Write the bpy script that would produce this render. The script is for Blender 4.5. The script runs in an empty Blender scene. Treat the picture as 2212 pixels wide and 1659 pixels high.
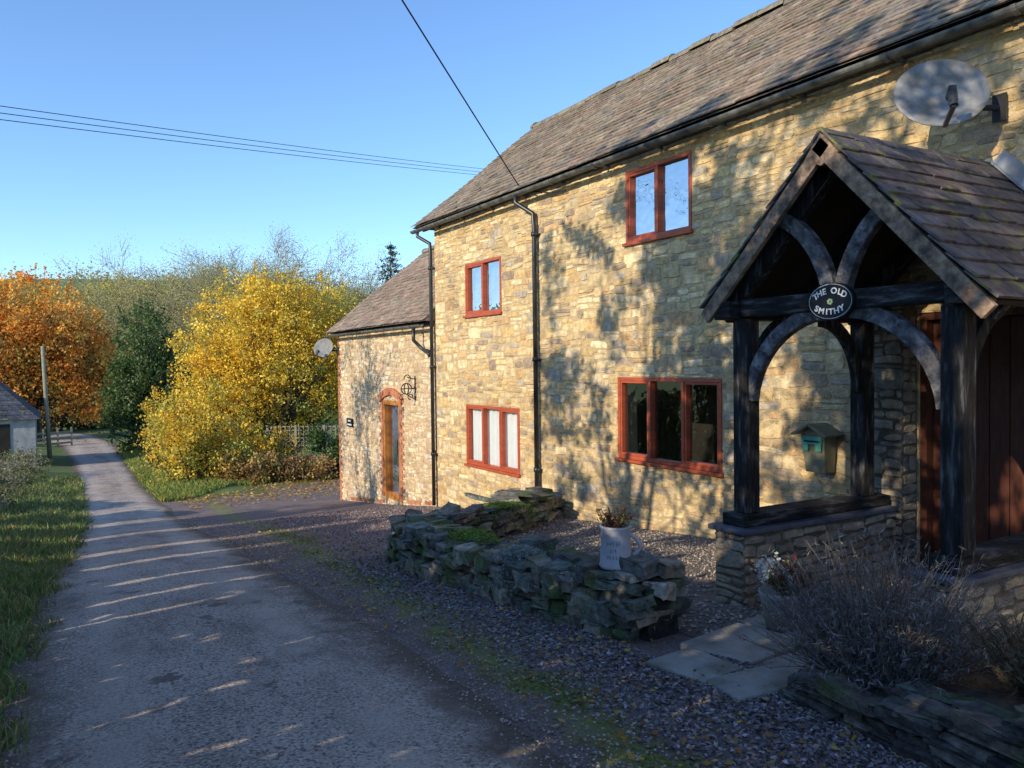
import bpy, math, random
import numpy as np
from mathutils import Vector, Matrix
random.seed(7)
R=np.random.default_rng(7)
scn=bpy.context.scene
COL=scn.collection
# ------------------------------------------------------------ materials
def nd(nt,t,**k):
    n=nt.nodes.new(t)
    for a,b in k.items(): setattr(n,a,b)
    return n
def rgba(c): return (c[0],c[1],c[2],1)
def mat(name,c1=(.5,.5,.5),c2=None,scale=5,rough=.85,bump=0,bscale=30,attr=False,spec=.25,metal=0,var=.35,lo=.35,hi=.65,c3=None,s3=2,a3=.85,l3=.52,h3=.68,stretch=(1,1,1)):
    m=bpy.data.materials.new(name); m.use_nodes=True; nt=m.node_tree; L=nt.links
    b=nt.nodes['Principled BSDF']; b.inputs['Roughness'].default_value=rough
    b.inputs['Specular IOR Level'].default_value=spec; b.inputs['Metallic'].default_value=metal
    tc=nd(nt,'ShaderNodeTexCoord'); mp=nd(nt,'ShaderNodeMapping'); mp.inputs['Scale'].default_value=stretch
    L.new(tc.outputs['Object'],mp.inputs[0]); co=mp.outputs[0]
    n=nd(nt,'ShaderNodeTexNoise'); n.inputs['Scale'].default_value=scale; n.inputs['Detail'].default_value=8; n.inputs['Roughness'].default_value=.62
    L.new(co,n.inputs['Vector'])
    mr=nd(nt,'ShaderNodeMapRange'); L.new(n.outputs[0],mr.inputs[0]); mr.inputs[1].default_value=lo; mr.inputs[2].default_value=hi
    if attr:
        a=nd(nt,'ShaderNodeAttribute',attribute_name='Col')
        mr.inputs[3].default_value=1-var; mr.inputs[4].default_value=1+var
        mx=nd(nt,'ShaderNodeVectorMath',operation='SCALE'); L.new(a.outputs['Color'],mx.inputs[0]); L.new(mr.outputs[0],mx.inputs['Scale']); out=mx.outputs[0]
    else:
        mx=nd(nt,'ShaderNodeMix',data_type='RGBA'); L.new(mr.outputs[0],mx.inputs[0])
        mx.inputs[6].default_value=rgba(c1); mx.inputs[7].default_value=rgba(c2 or c1); out=mx.outputs[2]
    if c3:
        n3=nd(nt,'ShaderNodeTexNoise'); n3.inputs['Scale'].default_value=s3; n3.inputs['Detail'].default_value=6; L.new(co,n3.inputs['Vector'])
        m3=nd(nt,'ShaderNodeMapRange'); L.new(n3.outputs[0],m3.inputs[0]); m3.inputs[1].default_value=l3; m3.inputs[2].default_value=h3; m3.inputs[4].default_value=a3
        x3=nd(nt,'ShaderNodeMix',data_type='RGBA'); L.new(m3.outputs[0],x3.inputs[0]); L.new(out,x3.inputs[6]); x3.inputs[7].default_value=rgba(c3); out=x3.outputs[2]
    L.new(out,b.inputs['Base Color'])
    if bump:
        nb=nd(nt,'ShaderNodeTexNoise'); nb.inputs['Scale'].default_value=bscale; nb.inputs['Detail'].default_value=6; L.new(co,nb.inputs['Vector'])
        bp=nd(nt,'ShaderNodeBump'); bp.inputs['Strength'].default_value=bump; bp.inputs['Distance'].default_value=.02
        L.new(nb.outputs[0],bp.inputs['Height']); L.new(bp.outputs[0],b.inputs['Normal'])
    return m
def leafmat(name,tr=.4):
    m=bpy.data.materials.new(name); m.use_nodes=True; nt=m.node_tree; L=nt.links
    nt.nodes.remove(nt.nodes['Principled BSDF']); o=nt.nodes['Material Output']
    a=nd(nt,'ShaderNodeAttribute',attribute_name='Col')
    d=nd(nt,'ShaderNodeBsdfDiffuse'); t=nd(nt,'ShaderNodeBsdfTranslucent'); g=nd(nt,'ShaderNodeBsdfGlossy'); g.inputs['Roughness'].default_value=.5
    g.inputs['Color'].default_value=(.5,.5,.5,1)
    L.new(a.outputs['Color'],d.inputs[0]); L.new(a.outputs['Color'],t.inputs[0])
    x=nd(nt,'ShaderNodeMixShader'); x.inputs[0].default_value=tr; L.new(d.outputs[0],x.inputs[1]); L.new(t.outputs[0],x.inputs[2])
    y=nd(nt,'ShaderNodeMixShader'); y.inputs[0].default_value=.04; L.new(x.outputs[0],y.inputs[1]); L.new(g.outputs[0],y.inputs[2]); L.new(y.outputs[0],o.inputs[0])
    return m
M={}
M['stone']=mat('rubble_stone',attr=True,scale=11,rough=.9,bump=.9,bscale=42,var=.28,c3=(.30,.21,.12),s3=1.3,a3=.45,l3=.5,h3=.7)
M['mortar']=mat('lime_mortar',(.58,.43,.235),(.43,.31,.165),scale=7,rough=.95,bump=.9,bscale=45)
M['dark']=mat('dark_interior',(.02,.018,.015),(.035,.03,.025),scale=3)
M['tile']=mat('roof_slate',attr=True,scale=14,rough=.85,bump=.5,bscale=45,var=.4,c3=(.25,.23,.13),s3=4,a3=.6)
M['ptile']=mat('porch_slate',attr=True,scale=14,rough=.75,bump=.5,bscale=45,var=.35,c3=(.19,.19,.06),s3=9,l3=.56,h3=.66)
M['rock']=mat('dry_wall_stone',attr=True,scale=14,rough=.9,bump=1,bscale=32,var=.5,c3=(.10,.15,.035),s3=3.5,a3=.75,l3=.5,h3=.66)
M['gutter']=mat('gutter_paint',(.05,.05,.05),(.18,.18,.155),scale=9,rough=.5,spec=.4)
M['blackpipe']=mat('black_pipe_paint',(.015,.015,.016),(.035,.035,.036),scale=7,rough=.35,spec=.5)
M['frame']=mat('red_brown_timber',(.46,.095,.035),(.34,.065,.025),scale=6,rough=.45,bump=.1,spec=.4,stretch=(1,1,4))
M['doorred']=mat('stained_door_timber',(.15,.05,.028),(.09,.032,.02),scale=8,rough=.5,stretch=(6,6,1))
M['orangewood']=mat('orange_varnished_timber',(.5,.2,.045),(.4,.14,.035),scale=8,rough=.4,stretch=(5,5,1))
M['timber']=mat('weathered_dark_oak',(.014,.013,.013),(.055,.052,.052),scale=9,rough=.85,bump=1,bscale=45,lo=.42,hi=.68,c3=(.19,.185,.19),s3=9,a3=.7,l3=.56,h3=.72,stretch=(3,3,.5))
M['timberh']=mat('weathered_dark_beam',(.014,.013,.013),(.055,.052,.052),scale=9,rough=.85,bump=1,bscale=45,lo=.42,hi=.68,c3=(.19,.185,.19),s3=9,a3=.7,l3=.56,h3=.72,stretch=(.5,.5,3))
M['brace']=mat('weathered_grey_oak',(.045,.043,.045),(.16,.155,.165),scale=12,rough=.85,bump=1,bscale=45,lo=.38,hi=.66,c3=(.32,.305,.31),s3=11,a3=.8)
M['barge']=mat('weathered_brown_board',(.13,.08,.055),(.42,.29,.19),scale=14,rough=.8,bump=.8,c3=(.05,.04,.035),s3=8,a3=.8)
M['lead']=mat('slate_ledge',(.07,.075,.095),(.13,.14,.165),scale=8,rough=.55,bump=.4)
M['flash']=mat('lead_flashing',(.32,.33,.36),(.22,.23,.25),scale=7,rough=.5)
M['curtain']=mat('white_curtain',(.9,.9,.9),(.85,.85,.85),scale=3,rough=.9)
M['blind']=mat('painted_sky_backing',(.20,.26,.37),(.15,.2,.3),scale=2,rough=.9)  # pale blue stands in for sky reflected in the upper panes
M['drape']=mat('dim_drape',(.10,.095,.08),(.07,.065,.055),scale=4,rough=.9)
M['white']=mat('white_paint',(.8,.8,.78),(.7,.7,.68),scale=4,rough=.6)
M['signblack']=mat('sign_black_enamel',(.008,.008,.01),(.012,.012,.014),rough=.45,spec=.25)
M['green']=mat('green_paint',(.09,.34,.24),(.07,.25,.17),scale=20,rough=.6)
M['boxwood']=mat('mailbox_brown',(.26,.24,.15),(.17,.16,.10),scale=10,rough=.6)
M['dish']=mat('weathered_dish_grey',(.27,.27,.275),(.15,.148,.14),scale=9,rough=.6,c3=(.18,.15,.11),s3=6)
M['pot']=mat('glazed_pot',(.55,.52,.55),(.42,.40,.43),scale=6,rough=.35,spec=.5)
M['terra']=mat('grey_clay_pot',(.42,.39,.36),(.3,.28,.25),scale=8)
M['bark']=mat('bark',(.10,.08,.06),(.05,.042,.033),scale=8,rough=.95,bump=.6)
M['twig']=mat('pale_twig',(.36,.31,.24),(.24,.2,.15),scale=1,rough=.95)
M['pole']=mat('pole_timber',(.30,.28,.2),(.2,.19,.13),scale=5,rough=.9)
M['fence']=mat('fence_timber',(.30,.27,.21),(.2,.18,.14),scale=8,rough=.9)
M['leaf']=leafmat('leaf_surface'); M['grass']=leafmat('grass_blade',.3)
M['chip']=mat('slate_chip',attr=True,scale=30,rough=.6,var=.35,spec=.35)
M['wire']=mat('cable_black',(.02,.02,.02),(.03,.03,.03))
M['slab']=mat('paving_stone',(.42,.37,.31),(.27,.235,.2),scale=5,rough=.85,bump=.5,c3=(.17,.17,.11),s3=4,a3=.7)
M['soil']=mat('soil',(.08,.06,.045),(.14,.11,.08),scale=9,rough=1,bump=1,bscale=25)
M['shedw']=mat('limewashed_board',(.42,.42,.42),(.24,.24,.25),scale=3,rough=.8)
def glassmat(nm,k,o_):
    m=bpy.data.materials.new(nm); m.use_nodes=True; nt=m.node_tree; L=nt.links
    nt.nodes.remove(nt.nodes['Principled BSDF']); o=nt.nodes['Material Output']
    t=nd(nt,'ShaderNodeBsdfTransparent'); t.inputs[0].default_value=(.95,.97,.97,1); g=nd(nt,'ShaderNodeBsdfGlossy'); g.inputs['Roughness'].default_value=.01
    lw=nd(nt,'ShaderNodeLayerWeight'); lw.inputs[0].default_value=.45
    ma=nd(nt,'ShaderNodeMath',operation='MULTIPLY_ADD'); ma.inputs[1].default_value=k; ma.inputs[2].default_value=o_; L.new(lw.outputs['Fresnel'],ma.inputs[0])
    n=nd(nt,'ShaderNodeTexNoise'); n.inputs['Scale'].default_value=4; bp=nd(nt,'ShaderNodeBump'); bp.inputs['Strength'].default_value=.12; bp.inputs['Distance'].default_value=.05
    tc=nd(nt,'ShaderNodeTexCoord'); L.new(tc.outputs['Object'],n.inputs['Vector']); L.new(n.outputs[0],bp.inputs['Height']); L.new(bp.outputs[0],g.inputs['Normal'])
    x=nd(nt,'ShaderNodeMixShader'); L.new(ma.outputs[0],x.inputs[0]); L.new(t.outputs[0],x.inputs[1]); L.new(g.outputs[0],x.inputs[2]); L.new(x.outputs[0],o.inputs[0])
    return m
M['glass']=glassmat('window_glass',.7,.05); M['glassb']=glassmat('clear_window_glass',.3,.02)
# ------------------------------------------------------------ mesh helpers
def mk(name,v,f,m,parent=None,loc=None,cols=None,smooth=False,label=None,cat=None,kind=None,group=None,bevel=0):
    v=np.asarray(v,dtype=float).reshape(-1,3)
    if loc is not None: v=v-np.array(loc)
    me=bpy.data.meshes.new(name)
    me.from_pydata(v.tolist(),[],[list(map(int,q)) for q in f] if not isinstance(f,np.ndarray) else f.tolist())
    if cols is not None:
        c=np.ones((len(v),4),dtype=np.float32); c[:,:3]=np.asarray(cols)
        a=me.color_attributes.new('Col','FLOAT_COLOR','POINT'); a.data.foreach_set('color',c.ravel())
    me.materials.append(M[m] if isinstance(m,str) else m)
    if smooth: me.polygons.foreach_set('use_smooth',[True]*len(me.polygons))
    me.update()
    o=bpy.data.objects.new(name,me); COL.objects.link(o)
    if loc is not None: o.location=loc
    if parent is not None:
        o.parent=parent; o.matrix_parent_inverse=wm(parent).inverted()
    tag(o,label,cat,kind,group)
    if bevel:
        b=o.modifiers.new('bevel','BEVEL'); b.width=bevel; b.segments=2; b.limit_method='ANGLE'
    return o
def wm(o):
    m=Matrix.Translation(o.location)
    if o.parent: m=wm(o.parent)@o.matrix_parent_inverse@m
    return m
def tag(o,label=None,cat=None,kind=None,group=None):
    if label:o['label']=label
    if cat:o['category']=cat
    if kind:o['kind']=kind
    if group:o['group']=group
def thing(name,loc,label,cat,group=None):
    o=bpy.data.objects.new(name,None); o.location=loc; o.empty_display_size=.2; COL.objects.link(o); tag(o,label,cat,None,group); return o
class Acc:
    def __init__(s): s.v=[];s.f=[];s.c=[];s.n=0
    def add(s,v,f,c=None):
        v=[tuple(p) for p in v]; s.v+=v; s.f+=[[i+s.n for i in q] for q in f]; s.n+=len(v)
        if c is not None: s.c+=[tuple(c)]*len(v)
    def out(s,name,m,**k): return mk(name,s.v,s.f,m,cols=(s.c if s.c else None),**k)
BF=[[0,3,2,1],[4,5,6,7],[0,1,5,4],[1,2,6,5],[2,3,7,6],[3,0,4,7]]
def box(x0,x1,y0,y1,z0,z1):
    return [(x0,y0,z0),(x1,y0,z0),(x1,y1,z0),(x0,y1,z0),(x0,y0,z1),(x1,y0,z1),(x1,y1,z1),(x0,y1,z1)],BF
def beam(p,q,w,h,up=(0,0,1)):
    p=Vector(p);q=Vector(q);d=(q-p).normalized();s=d.cross(Vector(up))
    if s.length<1e-4: s=Vector((1,0,0))
    s.normalize();u=s.cross(d)
    r=[]
    for b in (p,q):
        for a,c in ((-1,-1),(1,-1),(1,1),(-1,1)): r.append(tuple(b+s*a*w/2+u*c*h/2))
    return r,[[0,3,2,1],[4,5,6,7],[0,1,5,4],[1,2,6,5],[2,3,7,6],[3,0,4,7]]
def sweeprect(path,nrm,w,d):
    P=[Vector(p) for p in path]; N=Vector(nrm).normalized(); v=[];f=[]
    for i,p in enumerate(P):
        t=(P[min(i+1,len(P)-1)]-P[max(i-1,0)]).normalized(); s=t.cross(N).normalized()
        for a,c in ((-1,-1),(1,-1),(1,1),(-1,1)): v.append(tuple(p+s*a*w/2+N*c*d/2))
    for i in range(len(P)-1):
        for k in range(4): f.append([i*4+k,i*4+(k+1)%4,i*4+4+(k+1)%4,i*4+4+k])
    f.append([3,2,1,0]); e=4*(len(P)-1); f.append([e,e+1,e+2,e+3]); return v,f
def tube(path,r,k=8,r2=None):
    P=[Vector(p) for p in path]; v=[];f=[]; s=None
    for i,p in enumerate(P):
        t=(P[min(i+1,len(P)-1)]-P[max(i-1,0)]).normalized()
        if s is None:
            s=t.orthogonal().normalized()
        s=(s-t*s.dot(t)).normalized(); u=t.cross(s)
        rr=r if r2 is None else r+(r2-r)*i/(len(P)-1)
        for j in range(k):
            a=2*math.pi*j/k; v.append(tuple(p+s*math.cos(a)*rr+u*math.sin(a)*rr))
    for i in range(len(P)-1):
        for j in range(k): f.append([i*k+j,i*k+(j+1)%k,(i+1)*k+(j+1)%k,(i+1)*k+j])
    f.append(list(range(k))[::-1]); f.append([(len(P)-1)*k+j for j in range(k)]); return v,f
def lathe(c,prof,k=20,ax=None):
    v=[];f=[]
    for r,z in prof:
        for j in range(k):
            a=2*math.pi*j/k; v.append((c[0]+r*math.cos(a),c[1]+r*math.sin(a),c[2]+z))
    for i in range(len(prof)-1):
        for j in range(k): f.append([i*k+j,i*k+(j+1)%k,(i+1)*k+(j+1)%k,(i+1)*k+j])
    return v,f
def segtubes(S,k=5):
    p0=np.array([s[1] for s in S]);p1=np.array([s[2] for s in S]);r0=np.array([s[3] for s in S]);r1=np.array([s[4] for s in S])
    d=p1-p0; d/=np.linalg.norm(d,axis=1)[:,None]+1e-9
    ref=np.where(np.abs(d[:,2:3])<.9,np.array([[0,0,1.]]),np.array([[1.,0,0]]))
    s=np.cross(d,ref); s/=np.linalg.norm(s,axis=1)[:,None]; u=np.cross(d,s)
    a=np.arange(k)*2*np.pi/k; ca=np.cos(a)[None,:,None]; sa=np.sin(a)[None,:,None]
    ring=s[:,None]*ca+u[:,None]*sa
    A=p0[:,None]+ring*r0[:,None,None]; B=p1[:,None]+ring*r1[:,None,None]
    v=np.concatenate([A,B],1).reshape(-1,3); n=len(S)
    b=(np.arange(n)*2*k)[:,None]; j=np.arange(k)[None,:]; j2=(j+1)%k
    f=np.stack([b+j,b+j2,b+k+j2,b+k+j],-1).reshape(-1,4); return v,f
def leaves(P,size,asp=.6,rs=R,horiz=0):
    n=len(P); a=rs.normal(size=(n,3)); b=rs.normal(size=(n,3))
    if horiz: a[:,2]*=1-horiz; b[:,2]*=1-horiz
    a/=np.linalg.norm(a,axis=1)[:,None]; b-=a*(a*b).sum(1)[:,None]; b/=np.linalg.norm(b,axis=1)[:,None]
    s=(size*rs.uniform(.6,1.3,n))[:,None]
    v=np.stack([P-a*s,P-b*s*asp,P+a*s,P+b*s*asp],1).reshape(-1,3)
    f=np.arange(4*n).reshape(n,4); return v,f
def pick(pal,n,rs=R,var=.2):
    pal=np.array(pal); c=pal[rs.integers(0,len(pal),n)]*rs.uniform(1-var,1+var,(n,1)); return c
def clumps(blobs,nc,per,sig,rs=R,power=.4):
    B=np.array(blobs,float); vol=(B[:,3]*B[:,4]*B[:,5])**.8; vol/=vol.sum()
    i=rs.choice(len(B),nc,p=vol); d=rs.normal(size=(nc,3)); d/=np.linalg.norm(d,axis=1)[:,None]
    c=B[i,:3]+d*(rs.uniform(0,1,nc)**power)[:,None]*B[i,3:6]
    sg=sig*rs.uniform(.5,1.5,(nc,1,1)); P=c[:,None]+rs.normal(size=(nc,per,3))*sg*np.array([1,1,.8])
    return c,P.reshape(-1,3)
def nrm(v): return v/(np.linalg.norm(v)+1e-9)
def grow(rs,p,d,L,r,lv,S,T,mx,nc=(3,2,2,2),ratio=.62,wob=.16,up=.06,n=4,first=.3,ang=(.45,1.0)):
    for i in range(n):
        d=nrm(d+rs.normal(0,wob,3)+np.array([0,0,up])); q=p+d*(L/n); ra=r*(1-i/n*.65); rb=r*(1-(i+1)/n*.65)
        S.append((lv,p,q,ra,rb)); p=q
        if lv<mx and (i+1)/n>first:
            for c in range(nc[lv]):
                a=rs.uniform(*ang); x=rs.normal(size=3); x-=d*(x@d); x=nrm(x)
                grow(rs,p,nrm(d*math.cos(a)+x*math.sin(a)),L*ratio*rs.uniform(.7,1.1),rb*.62,lv+1,S,T,mx,nc,ratio,wob,up,n if lv<mx-1 else 3,first,ang)
        elif lv==mx: T.append(q)
# ------------------------------------------------------------ terrain
ky=[-60,-20,0,3,6.3,9.8,13.3,15.5,19,28,43,63,100,400]
kz=[.6,.3,0,-.05,-.28,-.57,-.97,-1.27,-1.67,-2.3,-3.0,-3.5,-3.6,-3.6]
tt=np.arange(-60,400,.1); tz=np.interp(tt,ky,kz); kk=np.exp(-np.linspace(-2.5,2.5,41)**2/2); kk/=kk.sum()
tz=np.convolve(np.pad(tz,20,'edge'),kk,'valid')
def g(y): return np.interp(y,tt,tz)
def sm(a,b,x):
    t=np.clip((x-a)/(b-a),0,1); return t*t*(3-2*t)
def G(x,y):
    return g(y)+sm(95,320,y)*(30+6*np.sin(x/60+1))+sm(400,1500,y)*40+sm(60,300,x)*14*(y>0)*sm(40,120,y)
ys=np.concatenate([np.arange(-60,-20,4),np.arange(-20,100,.5),np.arange(100,400,10),np.arange(400,2600,150)])
xs=np.concatenate([np.arange(-1500,-100,140),np.arange(-100,-20,8),np.arange(-20,20,2.),np.arange(20,120,8),np.arange(120,1800,140)])
def sheet(name,X,Y,Z,m,**k):
    ny,nx=X.shape; v=np.stack([X,Y,Z],-1).reshape(-1,3)
    i=np.arange(ny-1)[:,None]*nx+np.arange(nx-1)[None,:]
    f=np.stack([i,i+1,i+nx+1,i+nx],-1).reshape(-1,4); return mk(name,v,f,m,**k)
XX,YY=np.meshgrid(xs,ys)
M['ground']=mat('meadow_ground',(.09,.14,.04),(.16,.20,.06),scale=.35,rough=1,bump=.5,bscale=6,c3=(.13,.095,.045),s3=.6)
sheet('ground',XX,YY,G(XX,YY),'ground',kind='structure')
ey=[-20,-6,3,5,7,9,13.4,20,30,43,60,70,82]
eL=np.array([-.5,-.4,-.3,-.25,-.12,-.02,.3,.65,.9,1.1,.8,-1.2,-7.])
eR=np.array([1.7,1.8,1.87,1.93,1.98,2.02,2.15,2.45,2.8,3.3,4.0,3.2,-1.5])
def edge(E,y): return np.interp(y,ey,E)
yr=ys[(ys>=-20)&(ys<=82)]; na=13; fr=np.linspace(0,1,na)
j1=np.convolve(R.normal(0,.09,len(yr)+4),np.ones(5)/5,'valid'); j2=np.convolve(R.normal(0,.12,len(yr)+4),np.ones(5)/5,'valid')
lo=edge(eL,yr)+j1*.6-.05; hi=edge(eR,yr)+j2
X=lo[:,None]+(hi-lo)[:,None]*fr[None,:]; Y=np.repeat(yr[:,None],na,1); crown=.03*(1-(2*fr-1)**2)
Z=G(X,Y)+.012+crown[None,:]
class NG:
    def __init__(s,name,rough=.8):
        s.m=bpy.data.materials.new(name); s.m.use_nodes=True; s.nt=s.m.node_tree; s.L=s.nt.links; s.b=s.nt.nodes['Principled BSDF']
        s.b.inputs['Roughness'].default_value=rough; s.b.inputs['Specular IOR Level'].default_value=.3; s.tc=nd(s.nt,'ShaderNodeTexCoord')
    def noise(s,sc,d=6,st=None,r=.6):
        n=nd(s.nt,'ShaderNodeTexNoise'); n.inputs['Scale'].default_value=sc; n.inputs['Detail'].default_value=d; n.inputs['Roughness'].default_value=r
        if st:
            mp=nd(s.nt,'ShaderNodeMapping'); mp.inputs['Scale'].default_value=st; s.L.new(s.tc.outputs['Object'],mp.inputs[0]); s.L.new(mp.outputs[0],n.inputs['Vector'])
        else: s.L.new(s.tc.outputs['Object'],n.inputs['Vector'])
        return n.outputs[0]
    def rng(s,i,a,bb,c=0,d=1):
        q=nd(s.nt,'ShaderNodeMapRange'); s.L.new(i,q.inputs[0]); q.inputs[1].default_value=a;q.inputs[2].default_value=bb;q.inputs[3].default_value=c;q.inputs[4].default_value=d; return q.outputs[0]
    def mix(s,f,a,c):
        q=nd(s.nt,'ShaderNodeMix',data_type='RGBA')
        s.L.new(f,q.inputs[0])
        for i,z in ((6,a),(7,c)):
            if isinstance(z,tuple): q.inputs[i].default_value=rgba(z)
            else: s.L.new(z,q.inputs[i])
        return q.outputs[2]
    def ma(s,op,a,c):
        q=nd(s.nt,'ShaderNodeMath',operation=op)
        for i,z in ((0,a),(1,c)):
            if isinstance(z,(int,float)): q.inputs[i].default_value=z
            else: s.L.new(z,q.inputs[i])
        return q.outputs[0]
    def fin(s,base,bump,bs,dist=.012):
        s.L.new(base,s.b.inputs['Base Color']); bp=nd(s.nt,'ShaderNodeBump'); bp.inputs['Strength'].default_value=bump; bp.inputs['Distance'].default_value=dist
        s.L.new(s.noise(bs,5),bp.inputs['Height']); s.L.new(bp.outputs[0],s.b.inputs['Normal']); return s.m
def roadmat():
    q=NG('worn_asphalt'); at=nd(q.nt,'ShaderNodeAttribute',attribute_name='Col'); sp=nd(q.nt,'ShaderNodeSeparateColor'); q.L.new(at.outputs['Color'],sp.inputs[0])
    base=q.mix(q.rng(q.noise(1.1,8),.38,.62),(.33,.255,.21),(.52,.42,.345))
    base=q.mix(q.rng(q.noise(4,7,(1,.22,1)),.45,.68,0,.75),base,(.60,.50,.42))
    base=q.mix(q.rng(q.noise(55,3),.5,.58,0,.65),base,(.76,.66,.56))
    base=q.mix(q.rng(q.noise(48,3,(1.1,1,1)),.52,.6,0,.85),base,(.12,.095,.08))
    base=q.mix(q.rng(q.noise(1.0,8,(1,.45,1),.7),.53,.62,0,.65),base,(.20,.155,.13))
    base=q.mix(q.rng(q.noise(2.3,4),.64,.665,0,.75),base,(.12,.095,.08))
    x=sp.outputs[0]
    tr=q.ma('ABSOLUTE',q.ma('SUBTRACT',q.ma('ABSOLUTE',q.ma('SUBTRACT',x,.5),0),.25),0)
    base=q.mix(q.ma('MULTIPLY',q.rng(tr,.12,.02),q.rng(q.noise(2,4),.35,.6,0,.55)),base,(.62,.52,.43))
    e=q.ma('ABSOLUTE',q.ma('SUBTRACT',x,.5),0); e=q.ma('ADD',e,q.ma('MULTIPLY',q.ma('SUBTRACT',q.noise(4,8,None,.7),.5),.34))
    base=q.mix(q.rng(e,.35,.46),base,(.16,.12,.085))
    return q.fin(base,1,45,.03)
M['road']=roadmat()
cc=np.zeros((len(yr),na,3)); cc[:,:,0]=fr[None,:]
sheet('road',X,Y,Z,'road',cols=cc.reshape(-1,3),kind='structure')
yd=ys[(ys>=-6)&(ys<=25)]; fr2=np.linspace(0,1,9)
lo=edge(eR,yd)-.25; hi=np.where(yd<19.2,6.25,6.25+(yd-19.2)*.9)
X=lo[:,None]+(hi-lo)[:,None]*fr2[None,:]; Y=np.repeat(yd[:,None],9,1)
def drivemat():
    q=NG('slate_forecourt',.9)
    base=q.mix(q.rng(q.noise(2.2,8,None,.7),.38,.62),(.145,.10,.08),(.25,.19,.165))
    base=q.mix(q.rng(q.noise(70,4),.45,.6,0,.7),base,(.32,.25,.25))
    base=q.mix(q.rng(q.noise(55,3,(1,1.1,1)),.52,.64,0,.7),base,(.06,.048,.042))
    s=nd(q.nt,'ShaderNodeSeparateXYZ'); q.L.new(q.tc.outputs['Object'],s.inputs[0])
    d=q.ma('ABSOLUTE',q.ma('SUBTRACT',s.outputs[0],q.ma('ADD',q.ma('MULTIPLY',s.outputs[1],.075),2.0)),0)
    e=q.ma('ADD',d,q.ma('MULTIPLY',q.noise(5,8,None,.75),1.7))
    base=q.mix(q.rng(e,1.1,.82,0,.85),base,(.20,.22,.05))
    return q.fin(base,1,45,.02)
M['drive']=drivemat()
sheet('driveway',X,Y,G(X,Y)+.006,'drive',kind='structure')
yg=ys[(ys>=2.5)&(ys<=9.5)]; X=np.repeat(np.linspace(3.5,6.25,5)[None,:],len(yg),0); Y=np.repeat(yg[:,None],5,1)
M['gravelbed']=mat('gravel_bed',(.12,.10,.085),(.24,.2,.17),scale=60,rough=.95,bump=1,bscale=70)
sheet('garden_gravel',X,Y,G(X,Y)+.012,'gravelbed',kind='structure')
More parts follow.
